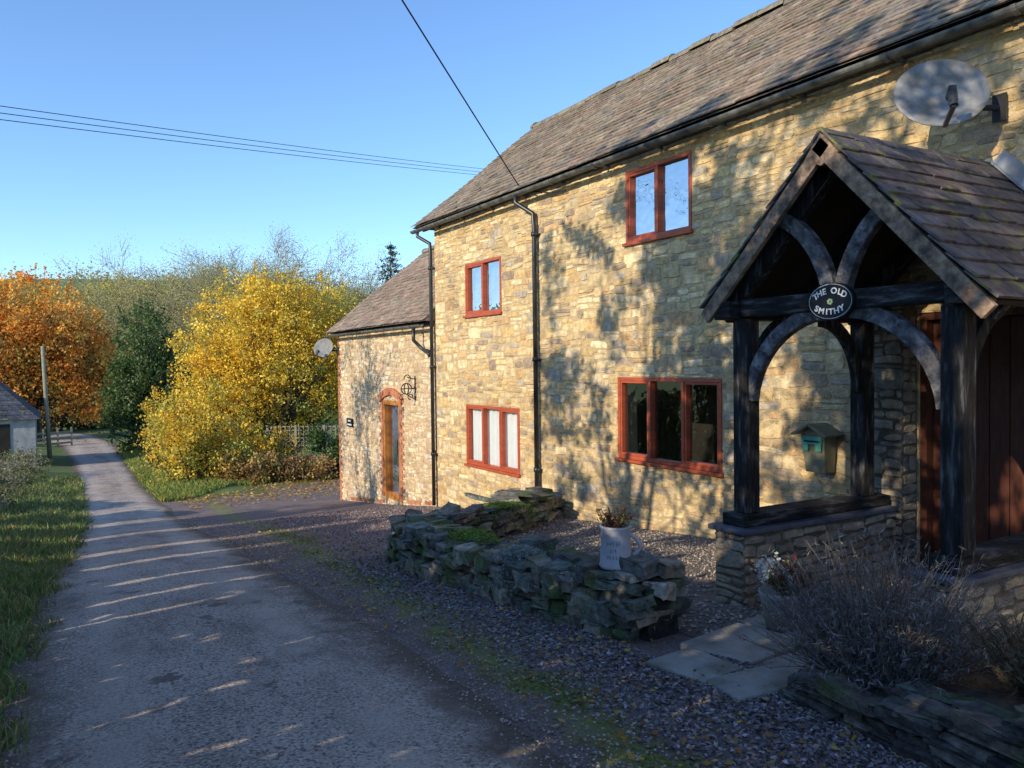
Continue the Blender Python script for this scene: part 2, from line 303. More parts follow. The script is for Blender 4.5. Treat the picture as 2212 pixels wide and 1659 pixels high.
# ------------------------------------------------------------ stone facing
STONE=[(.67,.48,.245),(.72,.54,.30),(.60,.415,.19),(.69,.50,.26),(.50,.355,.195),(.62,.475,.29),(.67,.435,.19),(.74,.57,.33),(.55,.345,.165),(.64,.465,.24),(.38,.28,.19),(.44,.36,.27)]
def stones(acc,O,U,V,N,L,H,rh,rw,openings=(),prot=(.003,.012),pal=STONE,seed=1,bot=None,var=.17):
    rs=random.Random(seed); O=Vector(O);U=Vector(U);V=Vector(V);N=Vector(N); t=0; ph=[rs.uniform(0,6) for _ in range(4)]
    def put(s0,s1,t0,t1):
        if s1-s0<.03 or t1-t0<.02: return
        for (a,b,c,d) in openings:
            if s0<b and s1>a and t0<d and t1>c:
                opt=[(a-s0,(s0,a,t0,t1)),(s1-b,(b,s1,t0,t1)),(c-t0,(s0,s1,t0,c)),(t1-d,(s0,s1,d,t1))]
                opt=[o for o in opt if o[0]>.025]
                if not opt: return
                s0,s1,t0,t1=max(opt,key=lambda o:(o[1][1]-o[1][0])*(o[1][3]-o[1][2]))[1]
        gp=rs.uniform(.001,.008); s0+=gp;s1-=gp;t0+=gp;t1-=gp
        if s1-s0<.02 or t1-t0<.012: return
        w=s1-s0;h=t1-t0;sm_=(s0+s1)/2;tm=(t0+t1)/2; j=min(.018,.16*min(w,h)); rc=min(.02,.25*h)
        def J(): return rs.uniform(-j,j)
        sk=rs.uniform(-.09,.09)*w
        ring=[(s0+rc*.6+J(),t0+rc*.3-sk*.5),(sm_+J()*2,t0+J()),(s1-rc*.6+J(),t0+rc*.3+sk*.5),(s1+J(),tm+J()+sk*.5),(s1-rc*.6+J(),t1-rc*.4+sk*.5),(sm_+J()*2,t1+J()),(s0+rc*.6+J(),t1-rc*.4-sk*.5),(s0+J(),tm+J()-sk*.5)]
        p=rs.uniform(*prot); tl=[rs.uniform(-.004,.004) for _ in range(8)]; ins=min(.009,.2*min(w,h))
        v=[];
        for (s,t_) in ring: v.append(O+U*s+V*t_-N*.004)
        for k,(s,t_) in enumerate(ring):
            fs=1-2*ins/w; ft=1-2*ins/h; v.append(O+U*(sm_+(s-sm_)*fs)+V*(tm+(t_-tm)*ft)+N*(p+tl[k]))
        v.append(O+U*(sm_+J())+V*(tm+J())+N*(p+rs.uniform(-.003,.005)))
        c=pal[rs.randrange(len(pal))]; k=rs.uniform(1-var,1+var)
        acc.add(v,[[i,(i+1)%8,8+(i+1)%8,8+i] for i in range(8)]+[[8+i,8+(i+1)%8,16] for i in range(8)],(c[0]*k,c[1]*k,c[2]*k))
    while t<H:
        h=rs.uniform(*rh)*(1.5 if rs.random()<.25 else 1)
        if t+h>H-.04: h=H-t
        s=-rs.uniform(0,.1)
        while s<L:
            w=rs.uniform(*rw)*(.6+.4*h/rh[1]); 
            if s+w>L-.07: w=L-s
            s0=max(s,0); dt=.035*math.sin(s*.9+ph[0])+.022*math.sin(s*2.3+t*1.7+ph[1])+.016*math.sin(s*7+t*5)
            a,b=max(t+dt,0),min(t+h+dt,H)
            if bot is None or b>bot(s):
                if h>.10 and rs.random()<.5:
                    m=a+(b-a)*rs.uniform(.28,.72); put(s0,s+w,a,m)
                    if w>.2 and rs.random()<.5:
                        q=s0+w*rs.uniform(.3,.7); put(s0,q,m,b); put(q,s+w,m,b)
                    else: put(s0,s+w,m,b)
                else: put(s0,s+w,a,b)
            s+=w
        t+=h
FX=6.2
def facade(y0,y1,z0,z1,ops,name_par,rh,rw,seed,bot,extra=None,pal=STONE):
    a=Acc(); stones(a,(FX,y0,z0),(0,1,0),(0,0,1),(-1,0,0),y1-y0,z1-z0,rh,rw,[(o[0]-y0,o[1]-y0,o[2]-z0,o[3]-z0) for o in ops],seed=seed,bot=bot,pal=pal)
    wall=a.out('wall','stone',parent=name_par)
    b=Acc(); Ys=sorted({y0,y1,*[o[0] for o in ops],*[o[1] for o in ops]}); Zs=sorted({z0,z1,*[o[2] for o in ops],*[o[3] for o in ops]})
    for i in range(len(Ys)-1):
        for k in range(len(Zs)-1):
            cy=(Ys[i]+Ys[i+1])/2; cz=(Zs[k]+Zs[k+1])/2
            if any(o[0]<cy<o[1] and o[2]<cz<o[3] for o in ops): continue
            b.add([(FX,Ys[i],Zs[k]),(FX,Ys[i+1],Zs[k]),(FX,Ys[i+1],Zs[k+1]),(FX,Ys[i],Zs[k+1])],[[0,1,2,3]])
    for o in ops:
        c=[(o[0],o[2]),(o[1],o[2]),(o[1],o[3]),(o[0],o[3])]
        for i in range(4):
            p=c[i];q=c[(i+1)%4]; b.add([(FX,*p),(FX,*q),(FX+.3,*q),(FX+.3,*p)],[[0,1,2,3]])
    return wall,b
def window(par,y0,y1,z0,z1,n,kind):
    e=.046
    P=Acc()
    P.add([(FX+.045,y0+.02,z0+.02),(FX+.045,y1-.02,z0+.02),(FX+.045,y1-.02,z1-.02),(FX+.045,y0+.02,z1-.02)],[[0,1,2,3]])
    w=P.out('window','glass' if kind=='blind' else 'glassb',parent=par)
    a=Acc(); x0=FX-.012
    a.add(*box(x0,FX+.07,y0,y1,z1-e,z1)); a.add(*box(x0,FX+.07,y0,y1,z0,z0+e))
    a.add(*box(x0,FX+.07,y0,y0+e,z0+e,z1-e)); a.add(*box(x0,FX+.07,y1-e,y1,z0+e,z1-e))
    wd=(y1-y0-e)/n
    for i in range(1,n):
        c=y0+e/2+wd*i; a.add(*box(x0-.002,FX+.07,c-e/2,c+e/2,z0+e,z1-e))
    for i in range(n):
        if (n==3 and i==1) : continue
        if n==2 and i==0: continue
        c0=y0+e/2+wd*i+e/2; c1=c0+wd-e; q=.028
        a.add(*box(x0+.008,FX+.06,c0,c1,z0+e,z0+e+q)); a.add(*box(x0+.008,FX+.06,c0,c1,z1-e-q,z1-e))
        a.add(*box(x0+.008,FX+.06,c0,c0+q,z0+e+q,z1-e-q)); a.add(*box(x0+.008,FX+.06,c1-q,c1,z0+e+q,z1-e-q))
    a.out('frame','frame',parent=w,bevel=.004)
    s=Acc(); s.add(*box(FX-.05,FX+.02,y0-.03,y1+.03,z0-.04,z0-.002)); s.out('sill','frame',parent=w,bevel=.006)
    if kind=='blind':
        c=Acc(); c.add(*box(FX+.16,FX+.17,y0,y1,z0,z1)); c.out('blind','blind',parent=w)  # added sheet behind the glass, painted as the sky's reflection
    elif kind=='blinds':
        c=Acc(); ny=130; v=[]
        for i in range(ny+1):
            yy=y0+(y1-y0)*i/ny; xx=FX+.105+.035*math.sin(i*.55+.6*math.sin(i*.11)); v+=[(xx,yy,z0),(xx,yy,z1)]
        c.add(v,[[2*i,2*i+2,2*i+3,2*i+1] for i in range(ny)]); c.out('curtain','curtain',parent=w)
    else:
        c=Acc(); v=[]
        for i in range(13):
            q=i/12; v+=[(FX+.5+.02*math.sin(i*2),y0+1.0+q*.2,z0),(FX+.5+.02*math.sin(i*2),y0+1.0+q*.05,z1)]
        c.add(v,[[2*i,2*i+2,2*i+3,2*i+1] for i in range(12)]); c.out('curtain','drape',parent=w)
    return w
def tiles(acc,O,U,S,N,L,SL,tw,ex,pal,seed,th=.014,sag=.012):
    rs=random.Random(seed); O=Vector(O);U=Vector(U).normalized();S=Vector(S).normalized();N=Vector(N).normalized()
    rows=int(SL/ex); 
    for r in range(rows+1):
        u0=r*ex; s=-(tw*.5 if r%2 else 0)+rs.uniform(-.02,.02)
        while s<L:
            w=tw*rs.uniform(.75,1.25); a=max(s,0);b=min(s+w-.004,L)
            if b-a>.03:
                ul=min(u0+ex*1.5,SL); du=rs.uniform(-.01,.01); dn=rs.uniform(-.003,.005); dn2=dn+rs.uniform(-.003,.004)
                if rs.random()<.03: dn+=.012; du-=.02
                wv=sag*math.sin(a*.8+r*.3)
                def P(s_,u_,n_): return O+U*s_+S*u_+N*(n_+wv)
                v=[P(a,u0+du,.004+th+dn),P(b,u0+du,.004+th+dn2),P(b,ul,.002),P(a,ul,.002),P(a,u0+du,.004+2*th+dn),P(b,u0+du,.004+2*th+dn2),P(b,ul,.012),P(a,ul,.012)]
                c=pal[rs.randrange(len(pal))]; k=rs.uniform(.72,1.25); acc.add(v,BF,(c[0]*k,c[1]*k,c[2]*k))
            s+=w
ROOFP=[(.25,.19,.145),(.28,.215,.16),(.21,.175,.145),(.30,.23,.17),(.225,.19,.145),(.26,.18,.135)]
# --- main house
house=thing('stone_house',(FX,4.5,-.3),'two storey sandstone house with slate roof and red-brown windows','house')
MY0,MY1=-4.,13.36; MZ0,MZ1=-1.2,4.2
opsM=[(6.19,7.97,.45,1.46),(10.39,12.16,-.05,.96),(10.9,12.13,2.46,3.33),(6.63,7.78,3.1,3.97),(2.95,3.98,-.05,2.02)]
wallM,bk=facade(MY0,MY1,MZ0,MZ1,opsM,house,(.065,.15),(.12,.42),3,lambda s:g(s+MY0)-MZ0-.15)
RX,RZ=8.7,6.42
bk.add([(11.2,MY0,-1.2),(11.2,MY1,-1.2),(11.2,MY1,4.2),(11.2,MY0,4.2)],[[0,1,2,3]])
for yy in (MY0,MY1): bk.add([(FX,yy,-1.2),(11.2,yy,-1.2),(11.2,yy,4.2),(RX,yy,RZ-.03),(FX,yy,4.2)],[[0,1,2,3,4]])
bk.out('masonry_core','mortar',parent=house)
it=Acc(); it.add(*box(7.6,7.65,MY0,MY1,-1.2,4.2)); it.add(*box(FX+.3,7.6,MY0,MY1,1.9,2.2)); it.out('interior_wall','dark',parent=house)
a=Acc(); PP=[(.28,.23,.17),(.34,.27,.19),(.23,.2,.16),(.30,.25,.2)]
a.add(*box(6.0,6.19,3.99,4.36,-.3,2.05),(.12,.1,.08))
stones(a,(6.0,3.99,-.3),(0,1,0),(0,0,1),(-1,0,0),.37,2.35,(.07,.12),(.15,.3),pal=PP,seed=61,prot=(.006,.02)); stones(a,(6.0,3.99,-.3),(1,0,0),(0,0,1),(0,-1,0),.19,2.35,(.07,.12),(.15,.3),pal=PP,seed=62,prot=(.004,.01))
a.out('pier','stone',parent=house)
def roof(par,y0,y1,ex,ez,rx,rz,seed,depthx):
    d=Vector((rx-ex,0,rz-ez)); SL=d.length; S=d.normalized(); N=Vector((-S.z,0,S.x))
    a=Acc(); tiles(a,(ex,y0,ez),(0,1,0),S,N,y1-y0,SL,.22,.14,ROOFP,seed)
    bx=2*rx-ex; c=(.17,.14,.13)
    a.add([(ex,y0,ez),(ex,y1,ez),(rx,y1,rz),(rx,y0,rz),(bx,y0,ez),(bx,y1,ez)],[[0,1,2,3],[3,2,5,4],[0,3,4],[1,5,2]],c)
    yy=y0
    rs=random.Random(seed)
    while yy<y1:
        w=min(.45,y1-yy); q=rs.uniform(-.018,.018); v=[]
        for e in (yy+.006,yy+w-.006):
            for k in range(7):
                an=math.pi*k/6; v.append((rx-math.cos(an)*.15,e,rz-.06+q+math.sin(an)*.125))
        k=rs.uniform(.8,1.2); a.add(v,[[i,i+1,i+8,i+7] for i in range(6)]+[[6,5,4,3,2,1,0],[7,8,9,10,11,12,13]],(.2*k,.17*k,.13*k)); yy+=w
    return a.out('roof','tile',parent=par)
roof(house,MY0-.3,13.8,5.96,4.17,RX,RZ,11,0)
def gutter(par,y0,y1,x,z):
    a=Acc(); v=[];n=8
    for yy in (y0,y1):
        for k in range(n+1):
            an=math.pi*k/n; v.append((x-math.cos(an)*.055,yy,z-math.sin(an)*.05))
        for k in range(n,-1,-1):
            an=math.pi*k/n; v.append((x-math.cos(an)*.045,yy,z-math.sin(an)*.04))
    m=2*(n+1); a.add(v,[[i,(i+1)%m,m+(i+1)%m,m+i] for i in range(m)]+[list(range(m))[::-1],list(range(m,2*m))])
    yy=y0+.4
    while yy<y1: 
        a.add(*sweeprect([(x-math.cos(math.pi*k/8)*.061,yy,z-math.sin(math.pi*k/8)*.056) for k in range(9)],(0,1,0),.012,.04)); a.add(*box(x+.05,FX+.02,yy-.012,yy+.012,z-.03,z-.005)); yy+=1.0
    a.out('gutter','gutter',parent=par)
    b=Acc(); b.add(*box(FX-.05,FX-.02,y0+.1,y1-.05,z+.0,z+.06)); b.out('shadow_fascia','bark',parent=par)  # dark board paints in the shadow gap under the eave
gutter(house,MY0-.3,13.82,5.97,4.12)
def pipe(par,pts,brs):
    a=Acc(); a.add(*tube(pts,.034,10))
    for (x,y,z) in brs: a.add(*tube([(x,y,z-.03),(x,y,z+.03)],.046,10)); a.add(*box(x,FX,y-.06,y+.06,z-.012,z+.012))
    a.out('downpipe','blackpipe',parent=par,smooth=True)
px=FX-.075
pipe(house,[(5.97,10.05,4.08),(5.97,10.05,3.98),(px,9.82,3.8),(px,9.8,3.6),(px,9.8,-.55)],[(px,9.8,3.5),(px,9.8,1.7),(px,9.8,.1)])
pipe(house,[(5.97,13.6,4.08),(5.97,13.6,4.0),(px,13.4,3.85),(px,13.38,3.7),(px,13.38,-.95)],[(px,13.38,3.4),(px,13.38,1.6),(px,13.38,0)])
window(house,*opsM[0],3,'dark'); window(house,*opsM[1],3,'blinds'); window(house,*opsM[2],2,'blind'); window(house,*opsM[3],2,'blind')
d=Acc(); o=opsM[4]
for i in range(6):
    w=(o[1]-o[0]-.12)/6; d.add(*box(FX+.1,FX+.14,o[0]+.06+i*w+.003,o[0]+.06+(i+1)*w-.003,o[2]+.04,o[3]-.06))
door=d.out('door','doorred',parent=house,bevel=.004)
d=Acc(); d.add(*box(FX+.02,FX+.16,o[0],o[0]+.058,o[2],o[3])); d.add(*box(FX+.02,FX+.16,o[1]-.058,o[1],o[2],o[3])); d.add(*box(FX+.02,FX+.16,o[0]+.058,o[1]-.058,o[3]-.058,o[3])); d.out('frame','doorred',parent=door)
d=Acc(); d.add(*box(FX+.085,FX+.099,3.75,3.82,.9,1.1)); d.add(*tube([(FX+.09,3.785,1.02),(FX+.04,3.785,1.02),(FX+.035,3.68,1.02)],.009)); d.out('handle','blackpipe',parent=door)
# --- annex
annex=thing('stone_cottage',(FX,16.2,-1.3),'lower stone cottage adjoining the house with pinkish tiled roof','house')
AY0,AY1=13.36,19.0; AZ0,AZ1=-1.95,2.42
opsA=[(15.12,16.05,-1.16,.9)]
sA=[(.68,.52,.32),(.72,.57,.37),(.59,.44,.26),(.55,.37,.24),(.66,.49,.32),(.62,.53,.41),(.49,.34,.23)]
wA,bk=facade(AY0,AY1,AZ0,AZ1,opsA,annex,(.05,.11),(.1,.28),5,lambda s:g(s+AY0)-AZ0-.15,pal=sA)
ARZ=4.62
bk.add([(11.2,AY0,-1.9),(11.2,AY1,-1.9),(11.2,AY1,2.4),(11.2,AY0,2.4)],[[0,1,2,3]])
for yy in (AY1,): bk.add([(FX,yy,-1.9),(11.2,yy,-1.9),(11.2,yy,2.42),(8.7,yy,ARZ-.05),(FX,yy,2.42)],[[0,1,2,3,4]])
bk.out('masonry_core','mortar',parent=annex)
RP0=ROOFP; ROOFP=[(.29,.20,.15),(.32,.225,.165),(.26,.195,.15),(.31,.205,.155),(.27,.22,.155)]
roof(annex,13.37,19.25,5.96,2.44,8.7,ARZ,12,0); ROOFP=RP0
gutter(annex,13.5,19.25,5.97,2.38)
pipe(annex,[(5.97,13.85,2.34),(5.97,13.85,2.1),(px-.02,13.8,1.95),(px-.02,13.5,1.85),(px-.02,13.44,1.8)],[(px,13.62,1.9)])
b=Acc(); rs=random.Random(4)
def brk(y0,y1,z0,z1,x=FX-.022):
    k=rs.uniform(.75,1.2); b.add(*box(x+rs.uniform(-.003,.003),FX+.06,y0,y1,z0,z1),(.42*k,.17*k,.095*k))
z=-1.15; i=0
while z<.88:
    w=.2 if i%2 else .1; brk(15.12-w,15.118,z,z+.066); brk(16.052,16.05+w,z,z+.066); z+=.075; i+=1
for k in range(-9,10):
    a0=k/9*.53; c=Vector((FX-.02,15.585+1.18*math.sin(a0),.99+1.18*(math.cos(a0)-math.cos(.53))-.06)); dr=Vector((0,math.sin(a0),math.cos(a0)))
    v,f=beam(c-dr*.075,c+dr*.075,.07,.058,up=(1,0,0)); kk_=rs.uniform(.75,1.2); b.add(v,f,(.46*kk_,.17*kk_,.08*kk_))
z=-1.75;i=0
while z<2.3:
    w=.16 if i%2 else .08; brk(19.0-w,19.012,z,z+.066,FX-.02); z+=.075;i+=1
yy=13.5
while yy<18.7:
    zz=float(g(yy))+.02
    if not 15.0<yy<16.0 and rs.random()<.75: brk(yy,yy+.205,zz,zz+.066,FX-.02)
    yy+=.215
M['brickv']=mat('brick_dressing',attr=True,scale=20,rough=.9,bump=.5,var=.25)
b.out('brick_dressing','brickv',parent=annex)
d=Acc(); o=opsA[0]; d.add([(FX+.08,o[0]+.08,o[2]+.1),(FX+.08,o[1]-.08,o[2]+.1),(FX+.08,o[1]-.08,o[3]-.08),(FX+.08,o[0]+.08,o[3]-.08)],[[0,1,2,3]])
door=d.out('door','glass',parent=annex)
d=Acc()
for q in (box(FX-.01,FX+.12,o[0],o[0]+.09,o[2],o[3]),box(FX-.01,FX+.12,o[1]-.09,o[1],o[2],o[3]),box(FX-.01,FX+.12,o[0]+.09,o[1]-.09,o[3]-.09,o[3]),box(FX-.01,FX+.12,o[0]+.09,o[1]-.09,o[2],o[2]+.14)): d.add(*q)
d.out('frame','orangewood',parent=door,bevel=.004)
d=Acc(); v=[]
for i in range(31):
    yy=o[0]+(o[1]-o[0])*i/30; v+=[(FX+.16+.015*math.sin(i*1.3),yy,o[2]),(FX+.16+.015*math.sin(i*1.3),yy,o[3])]
d.add(v,[[2*i,2*i+2,2*i+3,2*i+1] for i in range(30)]); d.out('curtain','blind',parent=door)
d=Acc(); d.add(*box(FX-.022,FX-.012,15.24,15.27,-.2,.1)); d.out('handle','blackpipe',parent=door)
# ------------------------------------------------------------ porch
porch=thing('porch',(4.45,3.4,-.1),'dark oak gabled porch on stone plinths with slate roof','porch')
PY0,PY1=2.62,4.2; pxf=4.45; pxr=5.78; ps=.135
for (x,y) in ((pxf,PY0),(pxf,PY1),(pxr,PY0),(pxr,PY1)):
    a=Acc(); a.add(*box(x-ps/2,x+ps/2,y-ps/2,y+ps/2,.53,1.95)); a.out('post','timber',parent=porch,bevel=.01)
a=Acc(); a.add(*box(pxf-.06,pxf+.06,PY0-.0,PY1+.0,1.965,2.09)); a.out('tie_beam','timberh',parent=porch,bevel=.01)
for y in (PY0-.09,PY1+.09):
    a=Acc(); a.add(*box(4.3,6.19,y-.07,y+.085,1.95,2.08)); a.out('wall_plate','timberh',parent=porch,bevel=.01)
def arc(yc,z0,s,a,b_,x,n=10,bl=0):
    return [(x,yc+s*a*((1-bl)*(1-math.cos(math.pi/2*k/n))+bl*k/n),z0+b_*((1-bl)*math.sin(math.pi/2*k/n)+bl*k/n)) for k in range(n+1)]
ym=(PY0+PY1)/2+0.0
for s in (1,-1):
    a=Acc(); a.add(*sweeprect(arc(ym+s*.04,2.07,s,.43,.56,pxf-.01,bl=.35),(1,0,0),.10,.07)); a.out('curved_strut','brace',parent=porch,bevel=.006)
for (yc,s) in ((PY0+.055,1),(PY1-.055,-1)):
    a=Acc(); a.add(*sweeprect(arc(yc,1.36,s,.62,.60,pxf-.01,bl=.15),(1,0,0),.10,.07)); a.out('arch_brace','brace',parent=porch,bevel=.006)
for y in (PY0,PY1):
    for (xc,s) in ((pxf+.06,1),(pxr-.06,-1)):
        a=Acc(); a.add(*sweeprect([(xc+s*.45*(1-math.cos(math.pi/2*k/10)),y,1.38+.57*math.sin(math.pi/2*k/10)) for k in range(11)],(0,1,0),.09,.06)); a.out('arch_brace','timber',parent=porch,bevel=.006)
for (y0,y1) in ((PY0-.1,PY0+.12),(PY1-.12,PY1+.1)):
    a=Acc(); a.add(*box(4.3,5.97,y0,y1,.445,.53)); a.out('sill_plate','timberh',parent=porch,bevel=.01)
    a=Acc(); a.add(*box(4.22,5.98,y0-.07,y1+.07,.405,.443)); a.out('slate_ledge','lead',parent=porch,bevel=.01)
    a=Acc(); pal=[(.34,.28,.2),(.41,.33,.22),(.28,.235,.18),(.37,.31,.24)]; zb=-.35; h=.4-zb
    ya,yb=y0-.03,y1+.03
    stones(a,(4.26,ya,zb),(0,1,0),(0,0,1),(-1,0,0),yb-ya,h,(.05,.09),(.12,.3),pal=pal,seed=21,prot=(.008,.022))
    stones(a,(4.26,ya,zb),(1,0,0),(0,0,1),(0,-1,0),6.18-4.26,h,(.05,.09),(.12,.3),pal=pal,seed=22,prot=(.008,.022))
    stones(a,(4.26,yb,zb),(1,0,0),(0,0,1),(0,1,0),6.18-4.26,h,(.05,.09),(.12,.3),pal=pal,seed=23,prot=(.008,.022))
    a.add(*box(4.262,5.97,ya+.002,yb-.002,zb,.403),(.14,.12,.09)); a.out('plinth','stone',parent=porch)
prz=3.08; yc=ym; hw=1.07; fx=4.32
for s,pez in ((1,2.03),(-1,1.95)):
    E=Vector((fx,yc+s*hw,pez)); T=Vector((fx,yc,prz)); S=(T-E); SL=S.length; S.normalize(); N=Vector((1,0,0)).cross(S); 
    if N.z<0: N=-N
    a=Acc(); tiles(a,E-Vector((.04,0,0)),(1,0,0),S,N,6.19-fx+.04,SL,.26,.15,[(.125,.10,.095),(.155,.125,.115),(.10,.088,.088),(.14,.105,.098)],31+s,th=.016,sag=.004)
    a.out('roof_slope','ptile',parent=porch)
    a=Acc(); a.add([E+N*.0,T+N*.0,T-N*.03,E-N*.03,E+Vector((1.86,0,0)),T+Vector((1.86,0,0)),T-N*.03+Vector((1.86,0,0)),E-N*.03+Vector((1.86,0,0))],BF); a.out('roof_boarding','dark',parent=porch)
    a=Acc(); a.add(*beam(E-N*.06+S*-.03+Vector((-.02,0,0)),T-N*.06+S*.0+Vector((-.02,0,0)),.04,.10,up=N)); a.out('bargeboard','barge',parent=porch,bevel=.005)
    fo=Vector((6.165-fx,0,0)); a=Acc(); a.add(*beam(E+fo+N*.045,T+fo+N*.045,.045,.012,up=N)); a.add(*beam(E+fo+N*.10+Vector((.012,0,0)),T+fo+N*.10+Vector((.012,0,0)),.012,.12,up=N)); a.out('flashing','flash',parent=porch)
    for xx in (pxf+.03,5.2,5.9):
        a=Acc(); a.add(*beam(E-N*.085+Vector((xx-fx,0,0)),T-N*.085+Vector((xx-fx,0,0)),.08,.10,up=N)); a.out('rafter','timber',parent=porch)
a=Acc(); a.add([(fx-.038,yc,prz+.01),(fx-.038,yc+.13,prz-.14),(fx-.038,yc,prz-.20),(fx-.038,yc-.13,prz-.14),(fx-.0,yc,prz+.01),(fx-.0,yc+.13,prz-.14),(fx-.0,yc,prz-.20),(fx-.0,yc-.13,prz-.14)],BF); a.out('apex_block','barge',parent=porch)
a=Acc(); x=fx-.05
while x<6.1:
    v=[]
    for e in (x+.004,min(x+.3,6.19)):
        for (dy,dz) in ((-.13,-.115),(-.125,-.09),(0,.045),(.125,-.09),(.13,-.115),(0,.02)): v.append((e,yc+dy,prz+dz+random.uniform(-.004,.004)))
    a.add(v,[[i,(i+1)%6,6+(i+1)%6,6+i] for i in range(6)]+[[5,4,3,2,1,0],[6,7,8,9,10,11]],(.12,.1,.1)); x+=.3
a.out('ridge','ptile',parent=porch,bevel=.004)
# ------------------------------------------------------------ sign
def letters(acc,items,C):
    for ch,dx,dz,rot,size in items:
        cu=bpy.data.curves.new('t','FONT'); cu.body=ch; cu.size=size; cu.align_x='CENTER'; cu.align_y='CENTER'; cu.extrude=.0015; cu.resolution_u=3; cu.offset=.0013
        ob=bpy.data.objects.new('t',cu); COL.objects.link(ob); bpy.context.view_layer.update()
        me=bpy.data.meshes.new_from_object(ob.evaluated_get(bpy.context.evaluated_depsgraph_get()))
        v=[]
        for p in me.vertices:
            X_=p.co.x*1.08
            a=X_*math.cos(rot)-p.co.y*math.sin(rot)+dx; c=X_*math.sin(rot)+p.co.y*math.cos(rot)+dz
            v.append((C[0]-p.co.z,C[1]-a,C[2]+c))
        acc.add(v,[list(p.vertices) for p in me.polygons]); bpy.data.objects.remove(ob); bpy.data.curves.remove(cu); bpy.data.meshes.remove(me)
SC=(4.345,3.39,2.02)
def disc(C,ra,rb,t,n=40):
    v=[(C[0],C[1]+ra*math.cos(2*math.pi*i/n),C[2]+rb*math.sin(2*math.pi*i/n)) for i in range(n)]+[(C[0]+t,C[1]+ra*math.cos(2*math.pi*i/n),C[2]+rb*math.sin(2*math.pi*i/n)) for i in range(n)]
    return v,[list(range(n)),list(range(n,2*n))[::-1]]+[[i,(i+1)%n,n+(i+1)%n,n+i] for i in range(n)]
a=Acc(); a.add(*disc(SC,.166,.116,.04)); sign=a.out('house_sign','signblack',loc=SC,label='oval black house sign reading THE OLD SMITHY in white',cat='sign',bevel=.004)
a=Acc(); n=48; v=[];f=[]
for i in range(n):
    c,s_=math.cos(2*math.pi*i/n),math.sin(2*math.pi*i/n); v+=[(SC[0]-.002,SC[1]+.161*c,SC[2]+.111*s_),(SC[0]-.002,SC[1]+.1585*c,SC[2]+.1085*s_)]
    f.append([2*i,2*i+1,(2*i+3)%(2*n),(2*i+2)%(2*n)])
a.add(v,f); a.out('border','white',parent=sign)
it=[]
for ch,dg in zip('THEOLD',(58,38,19,-14,-35,-55)):
    an=math.radians(90+dg); it.append((ch,.128*math.cos(an),.068*math.sin(an)-.002,(an-math.pi/2)*.45,.054))
for ch,dg in zip('SMITHY',(-52,-30,-10.5,4,23,44)):
    an=math.radians(-90+dg); it.append((ch,.128*math.cos(an),.068*math.sin(an),(an+math.pi/2)*.45,.054))
a=Acc(); letters(a,it,(SC[0]-.003,SC[1],SC[2])); a.out('lettering','white',parent=sign)
M['emblem']=mat('emblem_green',(.25,.4,.2),(.5,.6,.35),scale=60)
a=Acc()
for k in range(6):
    an=k*math.pi/3+.3; c=(SC[0]-.003,SC[1]+.013*math.cos(an),SC[2]+.013*math.sin(an)-.002); v,f=disc(c,.010,.007,.001,10); a.add(v,f)
a.out('emblem','emblem',parent=sign)
a=Acc(); a.add(*box(FX-.045,FX-.03,17.95,18.35,.2,.4)); s2=a.out('name_plate','signblack',loc=(FX-.04,18.15,.3),label='small black name plate fixed to the stone cottage',cat='sign')
a=Acc(); rs=random.Random(3)
for (zz,y0,y1) in ((.34,18.06,18.24),(.25,18.0,18.3)):
    y=y1
    while y>y0: w=rs.uniform(.015,.03); a.add(*box(FX-.048,FX-.0455,y-w,y,zz-.018,zz+.018)); y-=w+.012
a.out('lettering','white',parent=s2)
# ------------------------------------------------------------ mailbox
MY=4.87
mb=thing('mailbox',(FX-.1,MY,.65),'grey-brown post box with pitched lid and green front panel','mailbox')
a=Acc(); v,f=box(FX-.21,FX-.03,MY-.13,MY+.13,.62,.96); v=[(p[0]+(0.04 if p[2]<.7 and p[0]<FX-.1 else 0),MY+(p[1]-MY)*(1 if p[2]>.7 else .8),p[2]) for p in v]; a.add(v,f); a.out('body','boxwood',parent=mb,bevel=.008)
a=Acc(); 
for s in (1,-1): a.add(*beam((FX-.14,MY,1.06),(FX-.14,MY+s*.19,.965),.26,.02,up=(0,0,1)))
a.add([(FX-.2,MY-.13,.962),(FX-.2,MY+.13,.962),(FX-.2,MY,1.05)],[[0,1,2]]); a.out('lid','boxwood',parent=mb)
a=Acc(); a.add(*box(FX-.218,FX-.2102,MY-.11,MY+.11,.88,.95)); a.add(*box(FX-.216,FX-.208,MY-.1,MY-.04,.82,.88)); a.add(*box(FX-.216,FX-.208,MY+.04,MY+.1,.82,.88)); a.out('front_panel','green',parent=mb)
a=Acc(); a.add(*box(FX-.222,FX-.2185,MY-.08,MY+.08,.90,.915)); a.out('letter_slot','signblack',parent=mb)
